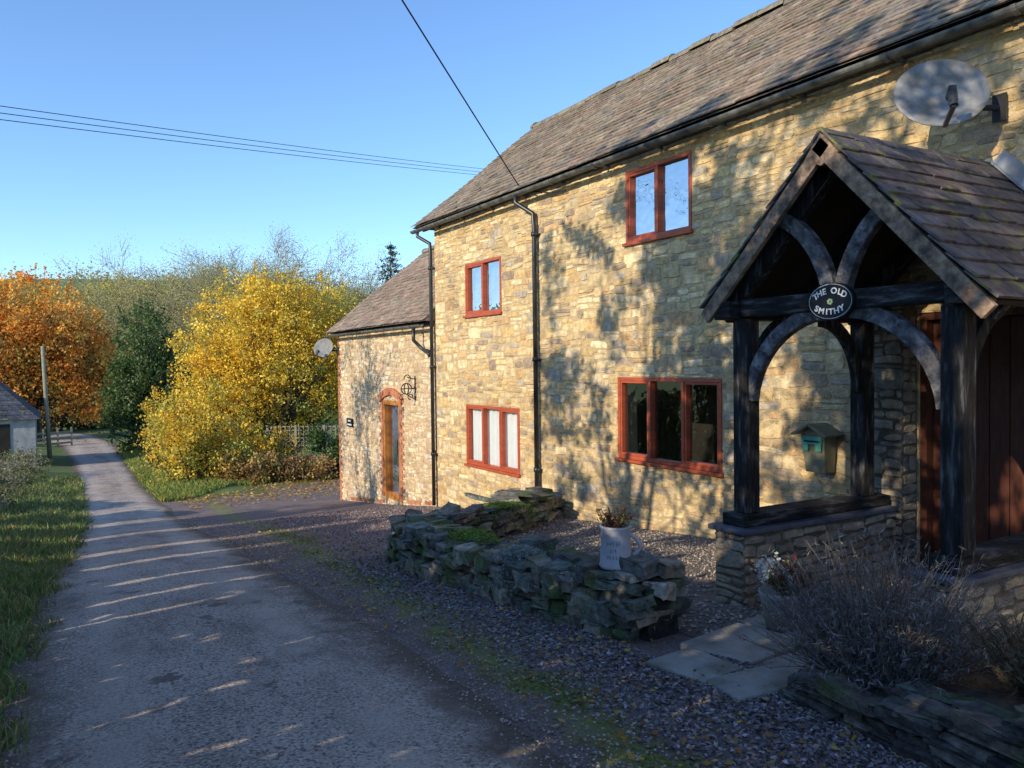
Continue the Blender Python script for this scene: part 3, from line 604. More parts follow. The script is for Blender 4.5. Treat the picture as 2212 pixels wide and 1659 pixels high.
# ------------------------------------------------------------ dishes
def dish(c,nrmv,ra,rb,wallpt,label,m='dish'):
    c=Vector(c); N=Vector(nrmv).normalized(); U=Vector((0,0,1)).cross(N).normalized(); V=N.cross(U)
    t=thing('satellite_dish',c,label,'satellite dish')
    v=[];f=[];nr=6;k=36
    for i in range(nr+1):
        q=i/nr
        for j in range(k):
            a_=2*math.pi*j/k; v.append(c+U*math.cos(a_)*ra*q+V*math.sin(a_)*rb*q+N*(.09*q*q-.09)*ra/.36)
    for i in range(nr):
        for j in range(k): f.append([i*k+j,i*k+(j+1)%k,(i+1)*k+(j+1)%k,(i+1)*k+j])
    n0=len(v); v+= [p-N*.008 for p in v]; f+=[[q+n0 for q in reversed(z)] for z in f]
    f+=[[nr*k+j,nr*k+(j+1)%k,n0+nr*k+(j+1)%k,n0+nr*k+j] for j in range(k)]
    mk('reflector',[tuple(p) for p in v],f,m,parent=t,smooth=True)
    a=Acc(); b0=c-V*rb*.97-N*.02; l=c+N*ra*.8-V*rb*1.15
    a.add(*beam(b0,l,.03,.02)); a.out('arm','blackpipe',parent=t)
    a=Acc(); a.add(*tube([l,l+V*.13],.028,10)); a.add(*beam(l+V*.03,l+V*.16,.05,.05,up=N)); a.add(*tube([l+V*.13+N*.01,l+V*.13-N*.07],.03,10)); a.out('receiver','blackpipe',parent=t)
    a=Acc(); w=Vector(wallpt); a.add(*tube([c-N*.1,c-N*.16,w],.022,8)); a.add(*beam(c-N*.12-V*.09,c-N*.12+V*.09,.08,.05,up=N)); a.add(*beam(w+Vector((-.01,0,-.1)),w+Vector((-.01,0,.1)),.1,.02,up=(1,0,0))); a.out('bracket','blackpipe',parent=t)
dish((5.72,3.5,3.6),(-.66,-.62,.42),.32,.31,(FX-.03,3.32,3.5),'large weathered grey satellite dish on the house wall')
dish((5.86,19.12,2.08),(-.66,-.55,.3),.27,.25,(FX-.03,18.95,2.0),'small grey satellite dish at the cottage corner')
BY=14.3; a=Acc(); C=Vector((FX-.2,BY,1.18))
def ring(c,r,t,n=20,fr=1.0,pl='xz',st=0):
    pts=[]
    for i in range(int(n*fr)+1):
        an=st+2*math.pi*i/n; pts.append((c[0]+r*math.cos(an),c[1],c[2]+r*math.sin(an)) if pl=='xz' else (c[0],c[1]+r*math.cos(an),c[2]+r*math.sin(an)))
    return tube(pts,t,6)
a.add(*ring(C,.105,.011)); a.add(*ring(C,.105,.011,pl='yz')); a.add(*ring(C+Vector((.02,0,.2)),.065,.010,fr=.75,st=-1.2)); a.add(*ring(C+Vector((-.1,0,-.16)),.05,.01,fr=.75,st=1)); a.add(*ring(C+Vector((.08,0,-.16)),.05,.01,fr=.75))
a.add(*tube([(FX-.02,BY,.95),(FX-.02,BY,1.42)],.013,6)); a.add(*tube([(FX-.02,BY,1.18),(FX-.32,BY,1.18)],.011,6)); a.add(*tube([(FX-.02,BY,1.36),(FX-.18,BY,1.4)],.01,6)); a.add(*tube([(FX-.02,BY,.97),(FX-.2,BY,1.07)],.01,6))
a.out('iron_bracket','blackpipe',loc=(FX-.02,BY,1.2),label='scrolled black wrought iron bracket on cottage wall',cat='bracket')
# ------------------------------------------------------------ rocks
def tmpl(n=3):
    v=[];idx={};f=[]
    def vid(p):
        k=tuple(np.round(p,4)); 
        if k not in idx: idx[k]=len(v); v.append(p)
        return idx[k]
    for ax in range(3):
        for sg in (-1,1):
            for i in range(n):
                for j in range(n):
                    q=[]
                    for (a,b_) in ((i,j),(i+1,j),(i+1,j+1),(i,j+1)):
                        p=np.zeros(3); gr=[-1,-.72,.72,1]; p[ax]=sg; p[(ax+1)%3]=gr[a]; p[(ax+2)%3]=gr[b_]; q.append(vid(p))
                    f.append(q if sg>0 else q[::-1])
    V=np.array(v); r=np.linalg.norm(V,axis=1)[:,None]; V=V/(r**.24)*1.13; return V,f
TV,TF=tmpl()
RP=[(.21,.19,.15),(.29,.26,.20),(.13,.125,.11),(.23,.185,.13),(.34,.29,.23),(.16,.17,.14),(.10,.095,.085)]
RPD=[(.12,.105,.095),(.16,.14,.12),(.08,.075,.07),(.13,.105,.085),(.10,.105,.09)]
def rock(acc,c,s,rz=0,tilt=.07,pal=RP,rs=R,nz=.07):
    V=TV*(1+rs.normal(0,nz,(len(TV),1)))*np.array(s)*.5+rs.normal(0,.004,(len(TV),3))
    V[:,2]*=1+rs.normal(0,.16)*V[:,0]/s[0]*2; V[:,0]*=1+rs.normal(0,.2)*V[:,1]/s[1]
    m=Matrix.Rotation(rz,3,'Z')@Matrix.Rotation(rs.normal(0,tilt),3,'X')@Matrix.Rotation(rs.normal(0,tilt),3,'Y')
    V=V@np.array(m).T+np.array(c); k=rs.uniform(.6,1.4); p=pal[rs.integers(len(pal))]
    acc.add(V.tolist(),TF,(p[0]*k,p[1]*k,p[2]*k))
def drywall(path,th,hf,name,label,seed,rowh=(.04,.10),rw=(.08,.22),pal=RP,tilt=.1):
    rs=np.random.default_rng(seed); acc=Acc(); P=[np.array(p,float) for p in path]; cum=[0]
    for i in range(len(P)-1): cum.append(cum[-1]+np.linalg.norm(P[i+1]-P[i]))
    Lt=cum[-1]
    def at(s):
        s=min(max(s,0),Lt-1e-6); i=max(k for k in range(len(P)-1) if cum[k]<=s); d=(P[i+1]-P[i])/(cum[i+1]-cum[i]); return P[i]+d*(s-cum[i]),d
    for lane in (-.33,0,.33):
        z=0
        while z<.9:
            h=rs.uniform(*rowh); s=rs.uniform(-.05,.1)
            while s<Lt:
                w=rs.uniform(*rw); p,d=at(s+w/2); top=hf((s+w/2)/Lt)+rs.normal(0,.018)
                if z+h*.6<top:
                    hh=h*rs.uniform(.85,1.0); big=rs.random()<.16
                    if big: hh=h*1.7; w*=1.2
                    nn=np.array([-d[1],d[0]]); batter=1-.18*z/max(top,.1)
                    zz=z+.012*math.sin(s*5+z*20)*(rowh[1]>.06)
                    c=p+nn*(lane*th*batter+rs.normal(0,.02)+ (np.sign(lane)*.014 if big else 0)); rock(acc,(c[0],c[1],float(g(c[1]))+zz+hh/2),(w*.97,th*rs.uniform(.3,.42),hh*.97),math.atan2(d[1],d[0])+rs.normal(0,.11),tilt=tilt,rs=rs,pal=pal)
                s+=w
            z+=h
    for i in range(len(P)-1):
        zt=hf((cum[i]+cum[i+1])/2/Lt)-.1; a_=(*P[i],float(g(P[i][1]))+zt/2-.05); b_=(*P[i+1],float(g(P[i+1][1]))+zt/2-.05)
        if zt>.05: acc.add(*beam(a_,b_,th*.55,zt+.1),(.03,.028,.025))
    p0=P[0]; return acc.out(name,'rock',loc=(p0[0],p0[1],float(g(p0[1]))),label=label,cat='wall')
WH=lambda q:.38+.05*math.sin(q*9)
drywall([(3.36,3.88),(3.27,4.7),(3.22,6.2),(3.16,7.2),(3.3,7.75)],.5,WH,'dry_stone_wall','low mossy dry stone garden wall beside slate chippings',41)
drywall([(3.5,7.75),(4.5,8.4),(5.4,9.0),(6.0,9.4)],.5,lambda q:.38-.05*q+.06*math.sin(q*11),'dry_stone_wall','rough rubble return wall running back to the house',42,rowh=(.03,.07),rw=(.2,.45))
drywall([(3.32,2.72),(3.28,2.2),(3.2,1.2),(3.15,0.2)],.34,lambda q:.09+.20*min(q*2,1),'dry_stone_wall','low dark stacked slate retaining wall beneath the lavender bed',43,rowh=(.02,.045),rw=(.1,.26),pal=RPD,tilt=.04)
rs=np.random.default_rng(5); 
for i in range(9):
    a=Acc(); x=4.4+rs.uniform(0,1.5); y=8.35+(x-4.4)*.7+rs.normal(0,.15); rock(a,(x,y,float(g(y))+.38+.04*(i%3)),(rs.uniform(.3,.5),rs.uniform(.22,.36),.045),rs.uniform(0,3),tilt=.1,rs=rs,nz=.05)
    a.out('stone_slab','rock',loc=(x,y,float(g(y))+.4),label='flat stone slab lying on the rubble wall',cat='stone',group='loose slabs on the rubble wall')
X,Y=np.meshgrid(np.linspace(3.25,4.3,12),np.linspace(-.5,2.62,24)); Z=g(Y)+.09+.14*sm(2.6,1.6,Y)+R.normal(0,.012,X.shape)
sheet('flower_bed',X,Y,Z,'soil',kind='structure')
for i,(x,y,w,l,r) in enumerate([(3.62,3.42,.62,.5,.15),(3.12,3.32,.38,.42,.1),(3.2,2.93,.42,.32,-.1),(3.62,2.97,.4,.34,.1),(4.1,3.1,.5,.5,.05),(4.08,3.62,.3,.3,.1)]):
    a=Acc(); v,f=box(-w/2,w/2,-l/2,l/2,-.04,.035); v=[(p[0]+R.normal(0,.02),p[1]+R.normal(0,.02),p[2]) for p in v[:4]]; v=v+[(p[0]+.004,p[1]+.004,.035) for p in v]
    c,s_=math.cos(r),math.sin(r); zz=float(g(y)); a.add([(x+p[0]*c-p[1]*s_,y+p[0]*s_+p[1]*c,zz+p[2]) for p in v],f)
    a.out('paving_stone','slab',loc=(x,y,zz),bevel=.012,label='worn flat paving stone in the path to the porch',cat='paving stone',group='stepping path to the porch')
# ------------------------------------------------------------ pots
pc=(3.25,4.22,.285)
pp=thing('potted_plant',pc,'glazed mug-shaped planter with handle standing on the stone wall','potted plant')
a=Acc(); a.add(*lathe(pc,[(.001,0),(.105,0),(.112,.015),(.106,.03),(.1,.16),(.096,.25),(.103,.265),(.103,.28),(.09,.28),(.088,.25),(.001,.24)],28)); a.out('pot','pot',parent=pp,smooth=True)
a=Acc(); hd=Vector((.75,-.66,0)); a.add(*tube([Vector(pc)+hd*(.092+.07*math.sin(math.pi*k/10))+Vector((0,0,.225-.16*k/10)) for k in range(11)],.014,8)); a.out('handle','pot',parent=pp,smooth=True)
M['ink']=mat('faded_ink',(.2,.2,.25),(.26,.26,.3))
rr=random.Random(9); a=Acc()
for (zz,n,ln) in ((.175,5,.075),(.13,2,.03),(.085,5,.075)):
    for k in range(n):
        q=-ln/2+ln*k/max(n-1,1); an=math.atan2(-.7,-.72)+q/.1*1.0
        rad=.1055 if zz<.15 else .1025; pts=[(pc[0]+rad*math.cos(an+rr.uniform(-.06,.06)),pc[1]+rad*math.sin(an+rr.uniform(-.06,.06)),pc[2]+zz+dz) for dz in (-.012,0,.012)]
        a.add(*tube(pts,.0025,4))
a.out('painted_script','ink',parent=pp)
def tuft(base,n,h,spread,pal,size,rs,leafn=4,flow=None,sc=(.08,.07,.04)):
    S=[];LP=[]
    for i in range(n):
        d=nrm(np.array([rs.normal(0,spread),rs.normal(0,spread),1])); p=np.array(base)+np.array([rs.normal(0,.03),rs.normal(0,.03),0]); L=h*rs.uniform(.5,1.1)
        for k in range(3):
            d2=nrm(d+np.array([0,0,-.12*k])+rs.normal(0,.1,3)); q=p+d2*L/3; S.append((0,p,q,.003,.002)); LP+= [p+(q-p)*rs.uniform() for _ in range(leafn)]; p=q
    v1,f1=segtubes(S,3); LP=np.array(LP)+rs.normal(0,.008,(len(LP),3)); v2,f2=leaves(LP,size,.45,rs)
    c1=np.tile(np.array([sc]),(len(v1),1)); c2=np.repeat(pick(pal,len(LP),rs),4,0)
    return np.concatenate([v1,v2]),np.concatenate([f1,f2+len(v1)]).tolist(),np.concatenate([c1,c2])
rs=np.random.default_rng(12)
v,f,c=tuft((pc[0],pc[1],pc[2]+.24),70,.17,.5,[(.25,.1,.06),(.13,.18,.05),(.38,.11,.09)],.016,rs); mk('plant',v,f,'leaf',parent=pp,cols=c)
fc=(4.0,3.5,.03); fp=thing('potted_plant',fc,'round clay pot of white flowers beside the porch','potted plant')
a=Acc(); a.add(*lathe(fc,[(.001,-.12),(.08,-.12),(.125,.12),(.135,.15),(.12,.15),(.1,.13),(.001,.12)],24)); a.out('pot','terra',parent=fp,smooth=True)
v,f,c=tuft((fc[0]+.03,fc[1]-.03,fc[2]+.13),70,.26,.45,[(.12,.2,.06),(.15,.22,.07),(.45,.08,.07)],.018,rs,sc=(.3,.08,.06)); mk('foliage',v,f,'leaf',parent=fp,cols=c)
P=np.array(fc)+np.array([-.04,.05,.29])+rs.normal(0,.036,(260,3)); v,f=leaves(P,.015,.8,rs); mk('flowers',v,f,'leaf',parent=fp,cols=np.repeat(pick([(.85,.85,.8),(.8,.78,.66)],260,rs,.1),4,0))
def shrub(base,n,rad,h,name,label,cat,palS,palL,seed,lf=3,lsz=.02,sr=.0035,sk=.16,elm=1.45):
    rs=np.random.default_rng(seed); S=[];LP=[]
    for i in range(n):
        az=rs.uniform(0,2*math.pi); el=rs.uniform(.0,elm); d=np.array([math.cos(az)*math.sin(el),math.sin(az)*math.sin(el),math.cos(el)])
        p=np.array(base)+np.array([math.cos(az),math.sin(az),0])*rs.uniform(0,.35)*rad; L=rs.uniform(.45,1.3)*(h*math.cos(el)**2+rad*math.sin(el)**2)
        r=sr
        for k in range(5):
            d=nrm(d+rs.normal(0,.15,3)+np.array([0,0,.12 if el>.5 else 0])); q=p+d*L/5; S.append((0,p,q,r,r*.85)); r*=.85
            if k>0: LP+=[p+(q-p)*rs.uniform() for _ in range(lf)]
            p=q
    v1,f1=segtubes(S,3); LP=np.array(LP)+rs.normal(0,.01,(len(LP),3)); v2,f2=leaves(LP,lsz,sk,rs)
    c1=np.repeat(pick(palS,len(S),rs),6,0); c2=np.repeat(pick(palL,len(LP),rs),4,0)
    mk(name,np.concatenate([v1,v2]),np.concatenate([f1,f2+len(v1)]),'leaf',cols=np.concatenate([c1,c2]),loc=base,label=label,cat=cat)
shrub((3.55,2.5,.03),1050,.55,.6,'lavender_bush','straggly grey lavender bush on the stone bed','bush',[(.24,.19,.16),(.15,.12,.10),(.33,.28,.26)],[(.25,.27,.23),(.34,.36,.35),(.18,.2,.16),(.31,.28,.36),(.2,.17,.15)],15,lf=4,lsz=.02,sr=.003,sk=.14,elm=1.3)
shrub((3.7,1.75,.2),600,.36,.26,'heather_plant','low twiggy brown heather plant in the bed','bush',[(.2,.14,.1)],[(.2,.15,.08),(.16,.15,.08)],16)
MO=[(.18,.30,.05),(.14,.24,.045),(.26,.36,.08)]
for i,(x,y,z,pal,sx,sy,lab) in enumerate([(3.35,7.35,.36,MO,.13,.2,'bright green moss cushion on the stone wall'),(3.25,6.3,.38,MO,.12,.22,'bright green moss cushion on the stone wall'),(3.2,5.35,.36,[(.3,.34,.3),(.38,.42,.38)],.1,.14,'silvery trailing rockery plant on the stone wall'),(4.6,8.35,.36,MO,.3,.15,'bright green moss cushion on the rubble wall')]):
    rs=np.random.default_rng(50+i); n=2200; xx=rs.normal(x,sx,n); yy=rs.normal(y,sy,n); rr2=((xx-x)/sx)**2+((yy-y)/sy)**2
    P=np.stack([xx,yy,g(yy)+z+.05*np.exp(-rr2/2)+rs.normal(0,.012,n)-.04*np.clip(rr2-2,0,5)],1)
    v,f=leaves(P,.014,.45,rs); mk('moss_cushion' if i!=2 else 'rockery_plant',v,f,'leaf',cols=np.repeat(pick(pal,n,rs),4,0),loc=(x,y,float(g(y))+z),label=lab,cat='plant')
# ------------------------------------------------------------ ground cover
rs=np.random.default_rng(77)
n=62000; y=1.0+14*rs.uniform(0,1,n)**1.7; x=edge(eR,y)+.35+rs.uniform(0,1,n)**.6*np.where(y<8.3,1.15,3.5); 
keep=(x<6.15)&~((x>3.05)&(y<8)&(y>3.5))&~((x>3.4)&(y<3.5)); x=x[keep];y=y[keep]; n=len(x)
P=np.stack([x,y,g(y)+.010+rs.uniform(0,.014,n)],1); v,f=leaves(P,.0145,.55,rs,horiz=.7)
mk('slate_chippings',v,f,'chip',cols=np.repeat(pick([(.22,.17,.19),(.29,.235,.26),(.13,.105,.10),(.37,.31,.32),(.22,.165,.135),(.3,.22,.18),(.15,.12,.11)],n,rs,.4),4,0),kind='stuff')
oc=np.array([(1,0,0),(-1,0,0),(0,1,0),(0,-1,0),(0,0,.7),(0,0,-.7)]); of=np.array([[0,2,4],[2,1,4],[1,3,4],[3,0,4],[2,0,5],[1,2,5],[3,1,5],[0,3,5]])
def pebbles(name,x,y,z,s0,s1,pal):
    n=len(x); C=np.stack([x,y,z],1); s=rs.uniform(s0,s1,(n,1,1)); v=(C[:,None]+oc[None]*s*rs.uniform(.6,1.2,(n,6,1))).reshape(-1,3); f=(np.arange(n)[:,None,None]*6+of[None]).reshape(-1,3)
    mk(name,v,f,'chip',cols=np.repeat(pick(pal,n,rs),6,0),kind='stuff')
n=12000; x=rs.uniform(3.55,6.15,n); y=rs.uniform(3.2,9.3,n); k=(y<7.6+(x-3.5)*.7)&~((y>4.05)&(y<4.5)&(x>4.2)); x=x[k];y=y[k]
pebbles('gravel',x,y,g(y)+.018,.007,.018,[(.36,.3,.25),(.24,.2,.17),(.47,.4,.32),(.27,.2,.16),(.16,.13,.11)])
n=9000; y=2+16*rs.uniform(0,1,n)**1.6; sd=rs.uniform(0,1,n)<.75; x=np.where(sd,edge(eR,y)+rs.normal(.05,.25,n),edge(eL,y)+np.abs(rs.normal(.02,.12,n)))
pebbles('road_grit',x,y,g(y)+.018,.004,.011,[(.36,.29,.23),(.18,.14,.11),(.47,.4,.33)])
def grass(name,x,y,z,h,w,pal,rs):
    n=len(x); az=rs.uniform(0,2*math.pi,n); le=rs.normal(0,.4,(n,2)); B=np.stack([x,y,z],1); s=np.stack([np.cos(az),np.sin(az),0*az],1)*w[:,None]
    T=B+np.stack([le[:,0]*h,le[:,1]*h,h],1); Mid=B+np.stack([le[:,0]*h*.3,le[:,1]*h*.3,h*.6],1)
    v=np.stack([B-s,B+s,Mid+s*.7,T,Mid-s*.7],1).reshape(-1,3); f=np.arange(5*n).reshape(n,5); c=np.repeat(pick(pal,n,rs,.35),5,0)
    mk(name,v,f,'grass',cols=c,kind='stuff')
rs=np.random.default_rng(8)
n=68000; y=3+32*rs.uniform(0,1,n)**1.9; dd=rs.uniform(0,1,n)**1.3*2.2; x=edge(eL,y)+.02-dd+rs.normal(0,.05,n)+.06*np.sin(y*3)+.05*np.sin(y*7.3)
pn=np.sin(x*5+y*2.1)*np.sin(y*3.3-x)+rs.normal(0,.5,n)
gp=np.array([(.18,.30,.07),(.25,.37,.10),(.34,.38,.15),(.13,.2,.05),(.42,.36,.18),(.3,.24,.12)])
grass('verge_grass',x,y,g(y)+.0+.12*sm(.1,1.2,dd),rs.uniform(.02,.07,n)*(1+y/25)*(1+.6*np.clip(pn,-1,1)),.0025+.0005*y,gp,rs)
n=24000; y=23+32*rs.uniform(0,1,n)**1.2; dd=rs.uniform(0,1,n)*3; x=edge(eR,y)+.02+dd+.08*np.sin(y*2.3)
k=~((y<26)&(x>3.2+(y-23)*.6)); x=x[k];y=y[k];dd=dd[k];n=len(x)
def bankh(d,y): return .15*sm(.1,1,d)*(1-sm(2,3,d))*sm(23,28,y)
grass('roadside_grass',x,y,g(y)+bankh(dd,y),rs.uniform(.06,.2,n),.012+.0004*y,[(.16,.27,.06),(.23,.32,.08),(.34,.34,.1),(.45,.34,.07)],rs)
n=7500; y=1.5+11*rs.uniform(0,1,n)**1.3; x=2.0+.075*y+rs.normal(0,.13,n)+.05*np.sin(y*4); pn=np.sin(x*7+y*3.1)*np.sin(y*2.3-x*3)+rs.normal(0,.3,n); k=(pn>.25)&(x>edge(eR,y)+.02); x=x[k];y=y[k];n=len(x)
P=np.stack([x,y,g(y)+.012+rs.uniform(0,.008,n)],1); v,f=leaves(P,.013,.6,rs,horiz=.5); mk('ground_moss',v,f,'leaf',cols=np.repeat(pick([(.24,.29,.06),(.17,.21,.045),(.28,.3,.09)],n,rs),4,0),kind='stuff')
yv=ys[(ys>=-6)&(ys<=60)]; q=np.array([0,.15,.5,1.2,2.5,5]); X=edge(eL,yv)[:,None]+.02-q[None,:]; Y=np.repeat(yv[:,None],6,1); Z=G(X,Y)+.004+.12*sm(.1,1.2,q)[None,:]+R.normal(0,.008,X.shape)*(q>0)[None,:]
sheet('grass_verge',X[:,::-1],Y,Z[:,::-1],'ground',kind='structure')
yv=ys[(ys>=23)&(ys<=60)]; q=np.array([0,.3,1,2,3.]); X=edge(eR,yv)[:,None]+.03+q[None,:]; Y=np.repeat(yv[:,None],5,1); Z=G(X,Y)+.012+bankh(q[None,:],Y)
sheet('grass_bank',X,Y,Z,'ground',kind='structure')
n=9400; na_=6400; nb_=1900; y=np.concatenate([rs.uniform(19.5,30,na_),rs.uniform(1.5,12,nb_),rs.uniform(6,24,1100)]); x=np.concatenate([rs.uniform(2.9,10.5,na_),rs.uniform(2.0,3.3,nb_),rs.uniform(-.4,2.5,1100)])
sc=np.concatenate([np.full(na_,.05),rs.uniform(.01,.024,nb_),np.full(1100,.02)]); 
ii=np.arange(n); a3=np.where(ii<na_,rs.uniform(0,1,n)<sm(19,23,y)*1.1,np.where(ii<na_+nb_,1,(np.abs(x-(edge(eL,y)))<.35)|(rs.uniform(0,1,n)<.08))).astype(bool)
x=x[a3];y=y[a3];sc=sc[a3];n=len(x)
P=np.stack([x,y,g(y)+.05],1); v,f=leaves(P,.05,.6,rs,horiz=.85); v=(np.repeat(P,4,0)+(v-np.repeat(P,4,0))*np.repeat(sc/.05,4)[:,None])
v[:,2]=np.maximum(v[:,2]-.02,g(v[:,1])+.02)
mk('fallen_leaves',v,f,'leaf',cols=np.repeat(pick([(.6,.33,.06),(.45,.22,.05),(.32,.18,.08),(.5,.4,.25),(.65,.44,.1)],n,rs),4,0),kind='stuff')
# ------------------------------------------------------------ trees
def leafytree(name,base,trunkh,r,blobs,nc,per,sig,lsz,pal,seed,label,group=None,power=.5,cvar=.28,spikes=0,low=None):
    rs=np.random.default_rng(seed); t=thing(name,base,label,'tree',group); b=np.array(base,float)
    bl=[(q[0]+b[0],q[1]+b[1],q[2]+b[2],q[3],q[4],q[5]) for q in blobs]
    c,P=clumps(bl,nc,per,sig,rs,power); c=c.copy()
    S=[]; 
    for i in rs.choice(len(c),min(90,len(c)),replace=False):
        p=b+np.array([rs.normal(0,.15),rs.normal(0,.15),0]); q=c[i]; m1=b+(q-b)*.35+np.array([0,0,.25*trunkh])+rs.normal(0,.15,3); m2=(m1+q)/2+rs.normal(0,.2,3)
        rr=r*rs.uniform(.25,.6); S+=[(0,p,m1,rr,rr*.7),(0,m1,m2,rr*.7,rr*.45),(0,m2,q,rr*.45,rr*.15)]
        for _ in range(3): e=q+rs.normal(0,sig*1.6,3); S.append((0,q+(m2-q)*.3*rs.uniform(),e,rr*.2,.006))
    S.append((0,b-np.array([0,0,.2]),b+np.array([0,0,trunkh]),r,r*.7))
    cl=pick(pal,nc,rs,cvar)
    if low is not None:
        h=(c[:,2]-b[2]); mxk=(rs.uniform(0,1,nc)<np.clip(.75-h/5.5,.08,.7)); cl[mxk]=pick(low,int(mxk.sum()),rs,cvar)
    cc=np.repeat(cl,per,0)*rs.uniform(.75,1.25,(nc*per,1))
    if spikes:
        B=np.array(bl); EP=[];EC=[]
        for _ in range(spikes):
            q=B[rs.integers(len(B))]; d=rs.normal(size=3); d[2]=abs(d[2])*1.2+.2; d=nrm(d); p=q[:3]+d*q[3:6]*.85; dd=nrm(d+np.array([0,0,.9])); L=rs.uniform(.5,1.2)*sig*3.4
            S.append((0,p,p+dd*L,.012,.006)); n=30; s=rs.uniform(0,1,n); EP.append(p+dd*(s*L)[:,None]+rs.normal(0,.1,(n,3))*(1.2-s)[:,None]); EC.append(np.repeat(pick(pal,1,rs,.2),n,0))
        P=np.concatenate([P]+EP); cc=np.concatenate([cc]+EC)
    v,f=segtubes(S,5); mk('trunk',v,f,'bark',parent=t)
    v,f=leaves(P,lsz,.65,rs); mk('crown',v,f,'leaf',parent=t,cols=np.repeat(cc,4,0))
    return t
YEL=[(.90,.60,.05),(.95,.66,.07),(.82,.49,.04),(.76,.56,.07),(.95,.70,.11),(.62,.50,.08)]
YLO=[(.45,.46,.09),(.34,.38,.08),(.55,.48,.09),(.62,.42,.06)]
leafytree('yellow_tree',(7.4,31.3,-2.45),1.2,.16,[(.2,0,4.6,3.5,2.6,2.9),(-1.6,0,4.2,2.0,1.8,2.3),(-2.5,-1,2.1,2.0,1.8,1.8),(2.4,.8,5.0,2.6,2.2,2.6),(-.6,-.6,2.6,2.8,1.8,2.2),(-.4,.2,6.1,2.2,1.6,1.7),(3.9,1.6,4.3,2.1,1.8,2.4),(1.4,.5,6.3,2.2,1.6,1.5),(2.2,.6,3.0,2.6,1.6,1.6)],1650,46,.20,.052,YEL,61,'broad yellow autumn tree beside the driveway',power=.6,spikes=120,low=YLO)
leafytree('yellow_bush',(4.1,28.2,-2.3),.5,.08,[(0,0,1.5,1.4,1.3,1.3),(-.2,1.5,1.9,1.2,1.5,1.3),(1.3,-.4,.9,1.4,1.0,1.0),(-.1,.4,.7,1.1,1.2,.8),(2.6,-.2,.8,1.1,.8,.8)],520,42,.17,.046,YEL,62,'low yellow-green bush growing beside the lane',power=.6,spikes=60,low=YLO)
leafytree('orange_tree',(-.8,66,-3.5),3,.3,[(0,0,7.5,4.6,4,4.3),(-4,0,7,4,4,4.5),(2.6,0,5.5,3.2,3,3.6),(0,0,4.3,5,3,3),(4,0,4,2.5,2.5,3)],1500,48,.38,.105,[(.92,.40,.06),(.96,.50,.09),(.82,.28,.04),(.88,.55,.12),(.6,.28,.06),(.45,.36,.10)],63,'tall orange beech tree at the end of the lane',spikes=80)
leafytree('evergreen_tree',(4.9,49.3,-3.2),2,.2,[(0,0,4.8,1.7,1.8,3.7),(.9,0,3,1.8,1.8,2.8),(-.9,0,2.6,1.4,1.5,2.4)],620,40,.28,.085,[(.07,.13,.035),(.10,.16,.045),(.15,.19,.06)],64,'dark green holly tree beside the lane',spikes=60)
leafytree('yellow_tree',(14,118,-1.5),3,.3,[(0,0,10,6,4,6),(6,0,9,5,4,5),(-6,0,10,5,4,6)],500,30,.7,.2,[(.6,.5,.14),(.7,.53,.13),(.42,.44,.13)],66,'pale yellow tree on the rising ground')
leafytree('yellow_tree',(-2,112,-2.5),3,.3,[(0,0,11,4,4,4.5),(4,0,9.5,4,4,4),(-5,0,10,4,4,4.5)],420,30,.7,.18,[(.65,.54,.13),(.48,.48,.13),(.7,.48,.13)],67,'yellow-green tree on the rising ground')
def mass(name,pts,nc,per,sig,lsz,pal,seed,label,kind=None,cat='hedge'):
    rs=np.random.default_rng(seed); c,P=clumps(pts,nc,per,sig,rs,.5); v,f=leaves(P,lsz,.65,rs); cl=pick(pal,nc,rs,.3); cc=np.repeat(cl,per,0)*rs.uniform(.7,1.3,(nc*per,1))
    b=(pts[0][0],pts[0][1],pts[0][2]-pts[0][5]); 
    if kind: mk(name,v,f,'leaf',cols=np.repeat(cc,4,0),kind=kind)
    else: mk(name,v,f,'leaf',cols=np.repeat(cc,4,0),loc=b,label=label,cat=cat)
DK=[(.08,.09,.03),(.10,.10,.045),(.13,.10,.045),(.06,.08,.03)]
mass('hedge',[(4.8+.3*i,34+3.2*i,float(g(34+3.2*i))+.9,1.4,2,1.1+.15*(i%3)) for i in range(8)],700,40,.22,.075,DK+[(.2,.14,.05)],71,'dark brown-green hedge along the lane bank')
mass('hedge',[(-1.5+2.2*i,74+1.5*i,-2.2,2,1.5,2) for i in range(-3,5)],600,36,.35,.12,DK,72,'dark hedge closing the end of the lane')
mass('shrub',[(-1.0,36,-2.1,1.1,3,.6),(-1.5,32,-2.0,1.1,2.5,.55),(-1.5,27,-1.7,.9,2.5,.6),(-1.55,22,-1.4,.8,2.5,.6)],480,36,.12,.035,[(.17,.16,.07),(.24,.19,.1),(.13,.17,.06),(.36,.32,.24)],73,'brown-green straggly shrub on the grass verge',cat='shrub')
mass('shrub',[(6.2,26.6,-1.75,.8,.5,.6),(7.1,26.3,-1.85,.7,.4,.55),(7.9,26.0,-1.9,.5,.35,.5),(5.4,27.2,-1.7,.8,.5,.7)],300,36,.13,.045,[(.45,.27,.1),(.34,.27,.1),(.55,.36,.1),(.26,.28,.1),(.2,.13,.07)],77,'brown leafy shrub in front of the trellis',cat='shrub')
mass('woodland',[(x,100+R.uniform(-10,14),float(G(x,105))+3.8,6,5,5+R.uniform(0,4)) for x in np.arange(-30,95,6.5)],3600,28,.62,.12,[(.5,.42,.17),(.6,.46,.16),(.36,.42,.13),(.62,.52,.18),(.44,.48,.14),(.25,.28,.1)],74,'','stuff')
